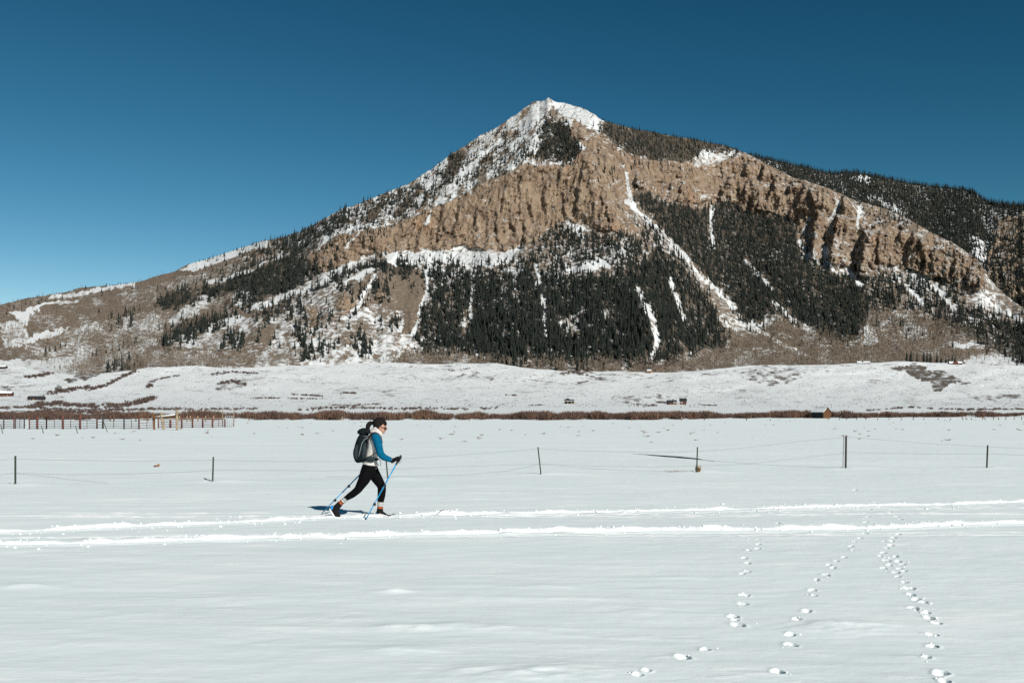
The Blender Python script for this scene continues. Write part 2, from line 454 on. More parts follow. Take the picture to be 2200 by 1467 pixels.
# sharp left-hand walls of buttresses, which throw the dark gully shadows: (depth m, reach px, polyline top->bottom)
WALLS = [
    (44, 34, [(1752, 462), (1748, 490), (1741, 525), (1738, 556)]), (54, 40, [(1797, 468), (1792, 500), (1784, 540), (1780, 570)]),
    (60, 46, [(1858, 500), (1855, 530), (1850, 560), (1846, 590)]), (26, 22, [(1810, 424), (1806, 450)]), (16, 20, [(1868, 498), (1866, 520)]),
    (24, 26, [(1892, 498), (1887, 530), (1884, 560)]), (18, 18, [(1936, 487), (1932, 514)]), (26, 26, [(1960, 503), (1955, 530), (1952, 556)]),
    (20, 24, [(1980, 515), (1975, 542)]), (14, 14, [(2004, 535), (2002, 552)]), (14, 14, [(1990, 556), (1988, 572)]), (16, 18, [(2050, 560), (2046, 590)]),
    (16, 18, [(2080, 580), (2078, 610)]), (24, 20, [(1366, 378), (1364, 400)]), (14, 16, [(1462, 360), (1455, 376)]), (14, 16, [(1446, 390), (1440, 410)]),
    (26, 26, [(1564, 384), (1557, 408)]), (24, 22, [(1548, 404), (1544, 432)]), (26, 26, [(1600, 404), (1594, 420), (1588, 436)]), (26, 22, [(1616, 430), (1611, 454)]),
    (24, 22, [(1640, 358), (1632, 380)]), (26, 22, [(1666, 380), (1659, 404)]), (18, 18, [(1655, 408), (1651, 424)]), (28, 28, [(1724, 406), (1716, 425), (1708, 446)]),
    (20, 20, [(1700, 396), (1695, 410)]), (18, 18, [(1604, 354), (1600, 372)]), (12, 14, [(1482, 366), (1474, 384)]), (16, 18, [(1466, 396), (1456, 428)]),
    (14, 16, [(1700, 446), (1694, 466)]), (16, 18, [(1742, 412), (1745, 440)]), (12, 14, [(1680, 420), (1672, 440)]),
    (9, 26, [(1025, 445), (1018, 480), (1014, 530)]), (9, 20, [(985, 465), (972, 506)]), (8, 18, [(1067, 460), (1068, 516)]), (9, 20, [(1126, 478), (1127, 525)]),
    (9, 18, [(1098, 470), (1104, 505)]), (12, 26, [(1241, 405), (1240, 462)]), (10, 18, [(1249, 365), (1244, 392)]), (7, 14, [(1202, 365), (1198, 390)]),
    (8, 16, [(945, 475), (938, 530)]), (9, 16, [(958, 470), (948, 505)]), (8, 14, [(850, 505), (846, 535)]), (14, 18, [(786, 505), (778, 525)]), (10, 14, [(726, 530), (724, 555)]),
    (8, 14, [(905, 495), (898, 530)]), (7, 14, [(1170, 400), (1168, 440)]), (10, 20, [(1290, 400), (1296, 440)]), (12, 20, [(1304, 440), (1310, 480)]),
    (8, 14, [(1280, 310), (1284, 345)]), (7, 14, [(1140, 425), (1142, 470)]), (8, 16, [(1212, 410), (1214, 455)]), (7, 14, [(885, 500), (876, 535)]), (6, 12, [(1085, 410), (1080, 450)]),
]

RIBS = [(70, 90, [(1180, 205), (1232, 285), (1275, 380), (1300, 480), (1350, 620), (1400, 700)]), (40, 60, [(1094, 372), (1150, 290), (1180, 205)]), (45, 70, [(1590, 320), (1640, 430), (1700, 560)]),
        (40, 60, [(800, 480), (830, 570), (800, 600), (700, 680)]), (30, 50, [(1050, 545), (1090, 640), (1100, 760)])]

def soft(U, V, sd, seed=77):
    """scatter positions so that stands of trees end raggedly"""
    r = np.random.default_rng(seed); g_ = r.normal(0, sd, U.shape); return U + g_, V + r.normal(0, sd, V.shape)

def warp(U, V, amp=7.0, seed=5):
    du = fbm(U / 30.0, V / 30.0, seed, 5, 0.68); dv = fbm(U / 30.0 + 40, V / 30.0 + 9, seed + 3, 5, 0.68)
    return U + du * amp * 2.6, V + dv * amp * 2.2

_memo = {}
def rock_mask(U, V, polys=ROCK, amp=7.0):
    key = (id(polys), amp, U.shape, float(U.ravel()[0]), float(V.ravel()[-1]), float(V.ravel()[0]))
    if key not in _memo: _memo[key] = rock_mask_(U, V, polys, amp)
    return _memo[key]
def rock_mask_(U, V, polys, amp):
    a, b = warp(U, V, amp)
    m = np.zeros(np.shape(U), bool)
    for p in polys: m |= in_poly(a, b, p)
    return m.astype(float)

def snow_field_cover(U, V, rock):
    """how much of the mountain surface the snow covers, 0..1"""
    a, b = warp(U, V, 7.0, 21)
    s = np.full(np.shape(U), 0.38)
    s = np.where(U < 620, 0.17, s)
    s = np.where((U > 1350) & (V < 520), 0.24, s)
    s = s + 0.30 * fbm(U / 46, V / 46, 33, 4)
    for c, p in BARE: s = np.where(in_poly(a, b, p), c + 0.36 * fbm(U / 30, V / 18, 61, 4), s)
    for c, p in SNOWY:
        if p[0][0] < 880 and c < 0.9: c = c * 0.84
        s = np.where(in_poly(a, b, p), c - 0.02 + 0.42 * fbm(U / 15, V / 15, 41, 4), s)
    # streaks of rock running down through the upper snow
    s = s - 0.75 * np.clip(ridged((U + 0.75 * V) / 24.0, (V - U) / 110.0, 71, 4) - 0.18, 0, 1) * (V < 480) * (U < 1240)
    s = s - 0.30 * np.clip(ridged((U - 0.7 * V) / 26.0, (V + U) / 120.0, 73, 3) - 0.25, 0, 1) * (V < 330) * (U > 1180)
    rs = np.clip(0.05 + 0.30 * np.clip(fbm(U / 18, V / 14, 81, 4), 0, 1), 0, 1)
    rs = np.where(U > 1300, rs + 0.22 * np.clip(fbm(U / 30 + 9, V / 22, 85, 3) + 0.2, 0, 1), rs)
    s = s * (1 - rock) + rs * rock
    for w, c, dep, pl in CHUTES:
        d, t = line_dist(0.5 * (a + U), 0.5 * (b + V), pl)
        wl = w * np.clip(0.9 + 1.1 * fbm(U / 13, V / 17, 87, 3), 0.15, 1.7)
        k = 1 - sstep(wl * 0.55, wl * 1.35, d)
        s = np.maximum(s, k * c * np.clip(0.92 + 0.55 * fbm(U / 9, V / 9, 89, 3), 0.3, 1.1))
    return np.clip(s, 0, 1)

def smooth_u(A, sig):
    r = int(sig * 3); k = np.exp(-0.5 * (np.arange(-r, r + 1) / sig) ** 2); k /= k.sum()
    pad = np.pad(A, ((0, 0), (r, r)), mode='edge'); n = A.shape[1]
    out = np.zeros_like(A)
    for j, w in enumerate(k): out += w * pad[:, j:j + n]
    return out

# ---- foothill: distance of the gently rising valley side for a photo row
FOOT_D = curve([(745, 1740), (760, 1680), (780, 1580), (800, 1480), (820, 1380), (840, 1250), (860, 1080), (870, 900), (880, 650), (888, 480), (896, 300), (903, 190)])
def foot_D(U, V):
    d = FOOT_D(V)
    rise = sstep(888, 850, V)
    return d + rise * (38 * fbm(U / 190, V / 34, 91, 3) + 13 * fbm(U / 70, V / 16, 95, 2))

# density of forest by outline: (density, height m, outline)
WOODS = [
    (0.93, 17, [(920, 582), (917, 640), (903, 690), (890, 728), (917, 757), (980, 762), (1070, 774), (1187, 780), (1342, 781), (1410, 780), (1454, 780), (1474, 760), (1558, 747), (1563, 702), (1538, 677), (1512, 625),
                (1492, 596), (1450, 560), (1415, 525), (1390, 560), (1330, 585), (1320, 600), (1260, 596), (1210, 600), (1180, 600), (1130, 590), (1080, 600), (1020, 600), (960, 575)]),
    (0.66, 15, [(930, 560), (960, 548), (985, 562), (1010, 575), (1050, 575), (1085, 560), (1125, 540), (1160, 520), (1190, 500), (1215, 480), (1225, 495), (1260, 512), (1295, 500), (1340, 505), (1380, 500), (1380, 480), (1358, 440), (1375, 465), (1415, 505),
                (1420, 540), (1390, 565), (1330, 588), (1300, 580), (1210, 600), (1130, 592), (1020, 602), (960, 578)]),
    (0.50, 18, [(1358, 440), (1400, 490), (1450, 545), (1500, 605), (1480, 600), (1430, 560), (1380, 505)]),
    (0.95, 15, [(1362, 420), (1390, 416), (1422, 432), (1455, 442), (1500, 446), (1540, 434), (1575, 434), (1600, 458), (1650, 464), (1700, 472), (1720, 520), (1745, 565), (1770, 578), (1800, 585), (1850, 600), (1870, 640), (1862, 668),
                (1835, 735), (1790, 728), (1750, 714), (1670, 675), (1640, 692), (1600, 692), (1580, 660), (1540, 620), (1500, 575), (1450, 520), (1410, 480)]),
    (0.84, 15, [(1850, 600), (1900, 582), (1950, 582), (1990, 608), (2022, 604), (2050, 640), (2090, 660), (2200, 700), (2300, 720), (2300, 790), (2170, 776), (2140, 745), (2064, 702), (1930, 664), (1860, 667)]),
    (0.90, 15, [(2060, 700), (2120, 690), (2200, 705), (2300, 730), (2300, 790), (2160, 772), (2130, 745)]),
    (0.98, 13, [(1159, 270), (1178, 262), (1198, 261), (1224, 278), (1240, 300), (1250, 328), (1224, 347), (1172, 350), (1155, 337), (1163, 300)]),
    (0.98, 12, [(1291, 258), (1330, 267), (1400, 281), (1440, 291), (1480, 295), (1555, 312), (1600, 330), (1560, 326), (1515, 322), (1500, 345), (1480, 342), (1440, 348), (1400, 342), (1370, 338), (1335, 318), (1310, 298), (1296, 280)]),
    (0.6, 12, [(1340, 330), (1400, 342), (1480, 345), (1500, 370), (1470, 380), (1400, 370), (1350, 360)]),
    (0.45, 12, [(1270, 352), (1300, 355), (1322, 385), (1330, 410), (1300, 392), (1280, 375)]),
    (0.88, 15, [(575, 516), (612, 505), (646, 494), (680, 478), (705, 470), (745, 452), (790, 450), (810, 462), (775, 470), (740, 492), (690, 520), (660, 545), (640, 560), (600, 545), (560, 548), (520, 552), (480, 568), (520, 545), (580, 530)]),
    (0.72, 13, [(440, 558), (519, 530), (575, 516), (612, 504), (690, 474), (780, 436), (880, 394), (890, 402), (800, 445), (700, 480), (640, 502), (575, 520), (516, 536), (450, 562)]),
    (0.86, 12, [(780, 438), (840, 412), (885, 396), (926, 372), (1000, 318), (1020, 330), (980, 380), (930, 420), (890, 452), (850, 480), (800, 486), (760, 495), (790, 465)]),
    (0.60, 11, [(926, 368), (1004, 312), (1070, 280), (1150, 285), (1135, 345), (1090, 365), (1030, 385), (960, 425), (900, 450), (920, 410)]),
    (0.34, 9, [(1060, 280), (1130, 250), (1165, 262), (1150, 290), (1090, 320)]),
    (0.90, 17, [(500, 590), (560, 572), (622, 548), (655, 562), (690, 590), (655, 608), (600, 628), (568, 645), (545, 668), (520, 662), (505, 635)]),
    (0.92, 18, [(332, 668), (342, 640), (400, 626), (440, 622), (470, 612), (545, 592), (545, 612), (505, 625), (440, 645), (395, 650), (362, 664)]),
    (0.92, 17, [(885, 562), (888, 590), (850, 586), (812, 580), (770, 584), (735, 600), (692, 624), (655, 645), (645, 640), (680, 612), (730, 584), (770, 566), (820, 562)]),
    (0.85, 18, [(655, 633), (650, 668), (610, 680), (575, 695), (540, 706), (530, 700), (565, 675), (610, 658)]),
    (0.92, 19, [(357, 737), (358, 718), (380, 700), (440, 690), (450, 710), (410, 722), (380, 735)]),
    (0.80, 17, [(420, 705), (470, 670), (500, 662), (512, 680), (470, 700), (440, 716)]),
    (0.90, 18, [(482, 752), (486, 716), (505, 708), (522, 715), (525, 740), (505, 752)]),
    (0.85, 17, [(636, 735), (640, 705), (658, 700), (664, 720), (650, 742)]),
    (0.85, 18, [(764, 750), (768, 718), (790, 706), (792, 738), (778, 756)]),
    (0.85, 15, [(675, 708), (676, 684), (690, 682), (692, 704)]), (0.85, 15, [(694, 690), (700, 655), (712, 655), (712, 685)]),
    (0.85, 14, [(797, 650), (800, 600), (815, 598), (818, 618), (806, 650)]), (0.85, 14, [(822, 655), (822, 598), (834, 604), (836, 645)]), (0.85, 14, [(778, 655), (786, 620), (798, 622), (792, 652)]),
    (0.8, 15, [(818, 695), (840, 675), (856, 680), (850, 700), (825, 702)]), (0.8, 13, [(892, 635), (895, 612), (908, 612), (906, 632)]),
    (0.7, 16, [(640, 770), (650, 745), (690, 735), (712, 730), (700, 760), (660, 772)]), (0.5, 15, [(735, 602), (760, 625), (750, 640), (735, 628)]),
    (0.85, 18, [(235, 797), (240, 780), (270, 786), (290, 782), (290, 790), (250, 800)]),
    (0.75, 10, [(0, 652), (78, 636), (140, 627), (175, 617), (240, 611), (290, 606), (292, 612), (235, 619), (170, 628), (110, 640), (60, 652), (0, 668)]),
    (0.5, 13, [(400, 600), (470, 580), (560, 560), (600, 548), (590, 562), (500, 592), (420, 612)]),
    (0.45, 13, [(380, 640), (400, 612), (440, 605), (450, 615), (420, 628)]),
    (0.35, 14, [(232, 700), (240, 672), (290, 660), (292, 690), (270, 705)]),
    (0.30, 12, [(1930, 560), (1990, 560), (2100, 600), (2110, 640), (2050, 640), (1990, 610)]),
    (0.22, 11, [(1560, 395), (1720, 440), (1720, 470), (1600, 455), (1560, 430)]),
    (0.66, 11, [(1841, 434), (1905, 452), (1993, 498), (2022, 512), (1980, 505), (1905, 480), (1860, 465)]),
    (0.30, 10, [(850, 560), (960, 540), (960, 575), (880, 590)]),
    (0.30, 10, [(690, 530), (760, 500), (860, 480), (900, 470), (860, 500), (760, 540), (700, 570), (670, 575)]),
    (0.85, 17, [(1075, 784), (1078, 765), (1115, 760), (1135, 770), (1130, 785), (1100, 790)]),
]
CLEAR = [[(1213, 577), (1290, 556), (1318, 566), (1300, 578), (1264, 583), (1218, 590)], [(1218, 476), (1255, 484), (1259, 505), (1240, 500)],
         [(990, 690), (1010, 650), (1022, 640), (1016, 690), (1000, 720)], [(1200, 690), (1240, 680), (1245, 720), (1205, 725)],
         [(1490, 345), (1512, 324), (1580, 326), (1560, 350), (1530, 368)], [(1855, 700), (1872, 690), (1890, 735), (1850, 742)], [(945, 640), (965, 620), (968, 660), (952, 690)]]

def forest_density(U, V):
    """0..1, how closed the forest is (bare needle litter instead of snow on its floor)"""
    a, b = warp(U, V, 7.0, 401); m = np.zeros(np.shape(U))
    for d_, h_, pl in WOODS:
        if d_ > 0.85: m = np.where(in_poly(a, b, pl), np.maximum(m, (d_ - 0.6) / 0.4), m)
    for pl in CLEAR: m = np.where(in_poly(a, b, pl), 0.0, m)
    for w, c, dep, pl in CHUTES: m = np.where(line_dist(U, V, pl)[0] < w * 1.1, 0.0, m)
    return m

# ================================================================== BUILD: mountain
SOIL_A, SOIL_B = (0.110, 0.087, 0.067), (0.235, 0.190, 0.145)
mountain_mat = terrain_material('mountain_ground', SOIL_A, SOIL_B)

def build_slope(name, us, ridge_fn, base_fn, D0_fn, slope_fn, relief_fn, cover_fn, rows, mat, label, jag):
    nc = len(us); T = np.linspace(0, 1, rows) ** 0.96
    top = ridge_fn(us) + jag(us)
    base = base_fn(us)
    U = np.repeat(us[None, :], rows, 0)
    V = base[None, :] + (top - base)[None, :] * T[:, None]
    tn = (HZ - V) / F
    tan_s = np.tan(np.radians(slope_fn(U, V)))
    lnD = np.zeros_like(U)
    lnD[0] = np.log(D0_fn(us))
    for i in range(1, rows):
        ts = 0.5 * (tan_s[i] + tan_s[i - 1]); tm = 0.5 * (tn[i] + tn[i - 1])
        lnD[i] = lnD[i - 1] + (tn[i] - tn[i - 1]) / np.maximum(ts - tm, 0.10)
    D = smooth_u(np.exp(lnD), 26.0)
    D = D + relief_fn(U, V) * sstep(0.0, 0.06, T)[:, None]
    X = (U - 1100) * D / F; Y = D; Z = CZ + tn * D
    # the far side of the ridge falls away out of sight
    bx, by, bz = [X], [Y], [Z]
    for k, (off, drop) in enumerate(((14, 5), (60, 34), (220, 150), (600, 430))):
        s = 1 + off / D[-1:]
        bx.append(X[-1:] * s); by.append(Y[-1:] + off); bz.append(Z[-1:] - drop)
    X = np.vstack(bx); Y = np.vstack(by); Z = np.vstack(bz)
    cov = cover_fn(U, V)
    cov = np.concatenate([cov, np.repeat(cov[-1:], 4, 0)], 0)
    me = np_mesh(name, np.stack([X, Y, Z], -1).reshape(-1, 3), grid_faces(rows + 4, nc), mat, smooth=False)
    add_attr(me, 'cover', cov.reshape(-1, 3))
    o = link(name, me, None, label, None, None, 'structure')
    return o, U, V, D

def slope_front(U, V):
    s = np.interp(U, [-900, 200, 450, 700, 900, 3000], [17, 17, 21, 28, 33, 33])
    s = s + 4 * sstep(520, 380, V)
    r = rock_mask(U, V)
    fan = sstep(690, 740, V) * sstep(1350, 1560, U)
    s = s - fan * 13
    s = s - 9 * sstep(740, 775, V)
    s = np.where(r > 0.5, np.where(U > 1350, 58, 64), s)
    return s

def relief_front(U, V):
    r = rock_mask(U, V)
    h = 26 * fbm(U / 210, V / 160, 101, 3)
    h = h + (1 - r) * (9 * ridged(U / 70, V / 240, 111, 3) + 5 * fbm(U / 22, V / 40, 115, 3) + 1.6 * fbm(U / 7, V / 8, 117, 2))
    rr = smooth_u(r, 2.0)
    right = sstep(1330, 1400, U)
    bu_, bv_ = U + 5 * fbm(U / 22, V / 26, 301, 3), V + 9 * fbm(U / 20, V / 24, 303, 3)
    blk = lambda a, b, sd: hash2(np.floor((bu_ + 0.25 * bv_) / a).astype(np.int64), np.floor(bv_ / b + 0.5 * (np.floor((bu_ + 0.25 * bv_) / a) % 2)).astype(np.int64), sd) - 0.5
    h = h - rr * (9 * blk(19, 46, 5) + 6 * blk(9, 20, 6) + 3.2 * blk(5, 8, 7))            # angular blocks and ledges
    h = h - rr * ((3.5 + 6 * right) * ridged((U + V * 0.12) / 34, V / 150, 121, 3) + (3.2 + 2.5 * right) * ridged(U / 12, V / 46, 125, 3) + (3.6 + 3.0 * right) * fbm(U / 6, V / 8, 127, 3) + 3.4 * ridged((U + 0.5 * V) / 18, (V - 0.5 * U) / 60, 128, 3) + 6.0 * right * fbm(U / 17, V / 15, 129, 3))
    # main ribs of the mountain: the left and right faces turn away from them
    for dep, wd, pl in RIBS:
        d, t = line_dist(U, V, pl)
        h = h - dep * np.exp(-d / wd)
    for dep, reach, pl in WALLS:
        dep = dep * (0.85 if reach > 24 else 1.3)
        pl = np.array(pl, float)
        v0, v1 = pl[0, 1], pl[-1, 1]
        box = (V > v0 - 12) & (V < v1 + 16) & (U > pl[:, 0].min() - 3 * reach) & (U < pl[:, 0].max() + 5 * reach)
        Vb = V[box]; Ub = U[box]
        ucl = np.interp(Vb, pl[:, 1], pl[:, 0]) + 7.0 * fbm(Vb / 13, Ub * 0 + v0, 133, 4)
        s = Ub - ucl
        fade = sstep(v0 - 10, v0 + 8, Vb) * (1 - sstep(v1 - 6, v1 + 14, Vb))
        prof = sstep(-1.5, 2.5, s) * np.exp(-np.clip(s, 0, None) / reach)
        rec = np.exp(-((s + reach * 0.32) / (reach * 0.36)) ** 2)
        h[box] += -dep * fade * prof + dep * 0.30 * fade * rec
    for w, c, dep, pl in CHUTES:
        if dep:
            d, t = line_dist(U, V, pl)
            h = h + dep * np.exp(-(d / (w * 1.3)) ** 2)
    return h

def cover_front(U, V):
    r = rock_mask(U, V)
    s = snow_field_cover(U, V, r)
    d = np.clip(0.3 * fbm(U / 14, V / 14, 141, 2), 0, 1)
    rs = smooth_u(r, 3.0); rs = smooth_u(rs.T, 2.0).T
    bare = (fbm((U + 0.6 * V) / 34, V / 80, 143, 4) > 0.10) & (V < 560)
    rs = np.where(bare, np.maximum(rs, 0.75), rs)
    wd_ = forest_density(U, V)
    kf = np.where((U > 1350) | (V < 380), 0.62, 0.30)
    s = s * (1 - kf * wd_); d = np.clip(d + 0.7 * wd_, 0, 1); rs = rs * (1 - 0.8 * wd_)
    return np.stack([s, rs, d], -1)

us = np.concatenate([np.arange(-420, -20, 8.0), np.arange(-20, 2220, 2.1), np.arange(2220, 2620, 8.0)])
rough_ridge = lambda u: 2.0 * fbm(u / 9, u * 0 + 3, 151, 4) * np.where((u > 880) & (u < 1300), 1.2, 0.8)
mountain, MU, MV, MD = build_slope('mountain', us, ridge, lambda u: crest(u) + 7, lambda u: FOOT_D(crest(u)) + 70, slope_front, relief_front, cover_front, 300,
                                   mountain_mat, 'steep mountain with tan cliffs, dark conifers and a snowy peak', rough_ridge)

# ---- ridge behind, to the right
def slope_back(U, V):
    r = rock_mask(U, V, BACK_ROCK)
    return np.where(r > 0.5, 60, 29)
def relief_back(U, V):
    r = rock_mask(U, V, BACK_ROCK)
    return 20 * fbm(U / 160, V / 120, 201, 3) + 8 * ridged(U / 50, V / 120, 205, 3) + r * (-16 * ridged(U / 26, V / 130, 207, 3) - 5 * ridged(U / 10, V / 40, 209, 2))
def cover_back(U, V):
    r = rock_mask(U, V, BACK_ROCK)
    a, b = warp(U, V, 7, 221)
    s = np.full(U.shape, 0.26) + 0.2 * fbm(U / 30, V / 30, 223, 3)
    for c, p in BACK_SNOW: s = np.where(in_poly(a, b, p), c, s)
    s = s * (1 - r) + r * (0.06 + 0.30 * np.clip(fbm(U / 20, V / 14, 225, 3), 0, 1))
    return np.stack([np.clip(s, 0, 1), r, 0.75 * (1 - r)], -1)
ub = np.concatenate([np.arange(1540, 2220, 3.0), np.arange(2220, 2760, 10.0)])
front_floor = lambda u: np.minimum(ridge(u) + 60, 800)
back, BU, BV, BD = build_slope('back_ridge', ub, back_ridge, front_floor, lambda u: np.interp(u, us, MD[-1]) + 220 + 0 * u, slope_back, relief_back, cover_back, 110,
                               mountain_mat, 'dark forested ridge behind the cliffs on the right', lambda u: 1.2 * fbm(u / 12, u * 0 + 8, 231, 3))

# ================================================================== BUILD: foothill
foot_mat = terrain_material('foothill_ground', (0.095, 0.085, 0.076), (0.210, 0.180, 0.155), (0.73, 0.765, 0.768))
SAGE = [    # brown patches on the white bench: (snow coverage, outline)
    (0.25, [(1915, 783), (1965, 780), (2010, 795), (2060, 812), (2095, 820), (2050, 822), (2020, 838), (2005, 838), (2000, 818), (1975, 808), (1950, 795)]),
    (0.55, [(1580, 800), (1640, 790), (1720, 798), (1720, 815), (1650, 830), (1590, 815)]),
    (0.25, [(128, 808), (200, 798), (215, 806), (190, 814), (150, 818)]), (0.30, [(112, 836), (122, 826), (138, 830), (140, 840), (120, 845)]),
    (0.45, [(0, 832), (30, 826), (20, 840), (0, 842)]), (0.60, [(1210, 800), (1240, 795), (1300, 800), (1320, 812), (1260, 815)]),
    (0.55, [(1300, 852), (1420, 848), (1500, 852), (1440, 858), (1320, 860)]), (0.55, [(460, 820), (510, 815), (520, 830), (470, 838)]),
    (0.62, [(960, 800), (1080, 805), (1060, 815), (970, 812)]), (0.5, [(2080, 850), (2200, 846), (2200, 856), (2090, 858)]),
]
def cover_foot(U, V):
    a, b = warp(U, V, 7, 241)
    s = 0.79 + 0.26 * fbm(U / 40, V / 7, 243, 4) - 0.20 * np.clip(fbm(U / 90, V / 14, 245, 3), 0, 1)
    s = s - 0.16 * np.clip(ridged(U / 160, V / 5.0, 247, 3) - 0.55, 0, 1)
    for c, p in SAGE: s = np.where(in_poly(a, b, p), c + 0.45 * fbm(U / 12, V / 5, 249, 3), s)
    s = np.where(V > 876, np.maximum(s, 0.95), s)
    return np.stack([np.clip(s, 0, 1), 0 * s, 0.25 + 0 * s], -1)
uf = np.concatenate([np.arange(-700, -20, 20.0), np.arange(-20, 2220, 4.0), np.arange(2220, 2900, 20.0)])
rows = 120
topv = crest(uf) + 1.2 * fbm(uf / 24, uf * 0, 251, 3)
T = np.linspace(0, 1, rows) ** 0.85
FU = np.repeat(uf[None], rows, 0); FV = 903 + (topv - 903)[None] * T[:, None]
FD = foot_D(FU, FV)
X = (FU - 1100) * FD / F; Z = CZ + (HZ - FV) * FD / F
Z = np.where(FV > 890, np.minimum(Z, -0.25 + 0.25 * sstep(894, 889, FV)), Z)
bx, by, bz = [X], [FD], [Z]
for off, drop in ((15, 1.0), (60, 8), (160, 24)):
    s = 1 + off / FD[-1:]; bx.append(X[-1:] * s); by.append(FD[-1:] + off); bz.append(Z[-1:] - drop)
cov = cover_foot(FU, FV); cov = np.concatenate([cov, np.repeat(cov[-1:], 3, 0)], 0)
me = np_mesh('foothill', np.stack([np.vstack(bx), np.vstack(by), np.vstack(bz)], -1).reshape(-1, 3), grid_faces(rows + 3, len(uf)), foot_mat, smooth=True)
add_attr(me, 'cover', cov.reshape(-1, 3))
link('foothill', me, None, 'snowy rolling foothill below the mountain, speckled with brush', None, None, 'structure')

def foot_point(u, v):
    d = float(foot_D(np.array([float(u)]), np.array([float(v)]))[0])
    p = P(u, v, d)
    if v > 890: p.z = max(p.z, -0.05)
    return p
def terrain_lookup(GU, GV, GD, uq, vq):
    """distance of the built slope at photo positions"""
    cols = np.clip(np.searchsorted(GU[0], uq), 1, GU.shape[1] - 1)
    v = GV[:, cols]; d = GD[:, cols]
    n = GV.shape[0]
    i = (v > vq[None, :]).sum(0)
    i = np.clip(i, 1, n - 1)
    q = np.arange(len(uq))
    v0 = v[i - 1, q]; v1 = v[i, q]
    t = np.clip((v0 - vq) / np.maximum(v0 - v1, 1e-6), 0, 1)
    return d[i - 1, q] * (1 - t) + d[i, q] * t

# ================================================================== BUILD: snow field
TRACKS = [  # ski tracks: half width of the churned band (m), polyline in photo pixels on the flat ground
    (0.17, [(-400, 1160), (0, 1143), (220, 1134), (450, 1125), (700, 1113), (830, 1110.5), (950, 1106), (1180, 1103), (1400, 1098), (1640, 1093), (1880, 1087), (2040, 1083), (2200, 1077), (2600, 1064)]),
    (0.20, [(-400, 1182), (0, 1170), (160, 1167), (300, 1163), (440, 1157), (600, 1153), (850, 1148), (1100, 1145), (1400, 1140), (1640, 1139), (1900, 1136), (2050, 1131), (2200, 1126), (2600, 1116)]),
]
SIDE_TRACKS = [(0.07, [(1180, 1108), (1400, 1104), (1700, 1097), (2200, 1089)]), (0.05, [(0, 1158), (300, 1153), (500, 1150), (640, 1148)]), (0.06, [(1450, 1112), (1700, 1109), (1850, 1107)]), (0.05, [(1000, 1113), (1300, 1110), (1560, 1106)]), (0.05, [(1650, 1103), (1900, 1097), (2240, 1092)]), (0.04, [(820, 1157), (1000, 1154), (1120, 1153)])]
PRINTS = [
    (1390, 1448), (1370, 1457), (1468, 1415), (1515, 1397), (1580, 1330), (1588, 1342), (1576, 1324), (1597, 1296), (1600, 1278), (1605, 1228), (1596, 1232), (1607, 1210), (1600, 1200), (1608, 1181), (1628, 1178), (1630, 1169), (1629, 1161),
    (1670, 1446), (1700, 1385), (1698, 1363), (1713, 1330), (1733, 1312), (1750, 1278), (1746, 1266), (1755, 1244), (1775, 1235), (1791, 1220), (1782, 1214), (1797, 1205), (1814, 1197), (1831, 1181), (1828, 1175), (1838, 1165), (1848, 1158),
    (2022, 1450), (1992, 1415), (2005, 1388), (2003, 1363), (2013, 1339), (1998, 1327), (1990, 1314), (1975, 1309), (1963, 1305), (1985, 1291), (1968, 1285), (1958, 1275), (1955, 1262), (1945, 1250), (1930, 1238), (1926, 1229), (1932, 1222),
    (1900, 1221), (1911, 1214), (1929, 1206), (1905, 1204), (1892, 1194), (1898, 1187), (1905, 1178), (1914, 1172), (1899, 1165), (1920, 1157), (1930, 1150), (1925, 1140), (1935, 1118), (1928, 1112), (1912, 1101), (1890, 1091),
    (1880, 1079), (1845, 1071), (1852, 1062), (1838, 1052), (1846, 1042), (1832, 1033), (1840, 1024), (1836, 1017), (1870, 1096), (1858, 1104), (1866, 1113), (1860, 1124),
    (1670, 1094), (1672, 1126), (1668, 1082), (2030, 1468), (1860, 1148), (1916, 1164), (1938, 1212), (1942, 1226), (1925, 1195)]
def ground_uv(u, v):
    d = gd(np.asarray(v, float)); return (np.asarray(u, float) - 1100) * d / F, d

ue = np.concatenate([np.arange(-300, 1320, 6.0), np.arange(1320, 2080, 3.2), np.arange(2080, 2520, 6.5)])
ve = np.concatenate([np.arange(1540, 1180, -1.4), np.arange(1180, 1070, -0.8), np.arange(1070, 894.5, -1.5)])
De = np.concatenate([[-400, -60, -8, 1.5, 4.2], gd(ve)])
Dx = np.maximum(De, 4.2)
X = (ue[None, :] - 1100) / F * Dx[:, None]
Y = np.repeat(De[:, None], len(ue), 1)
z = 0.030 * fbm(X / 9.0, Y / 7.0, 301, 3) + 0.012 * fbm(X / 2.4 + 0.15 * Y, Y / 1.3, 305, 3)
dune = ridged(X / 1.7 + 0.2 * fbm(X / 3, Y / 3, 311, 2), Y / 0.62, 313, 3)
z = z + 0.011 * np.clip(dune, -0.2, 1) * (0.35 + 0.65 * sstep(-0.1, 0.5, fbm(X / 6.0, Y / 5.0, 317, 2)))
z = z + 0.0042 * fbm(X / 0.34, Y / 0.18, 319, 4) + 0.010 * np.clip(fbm(X / 0.55, Y / 0.22, 320, 3) - 0.28, 0, 1)
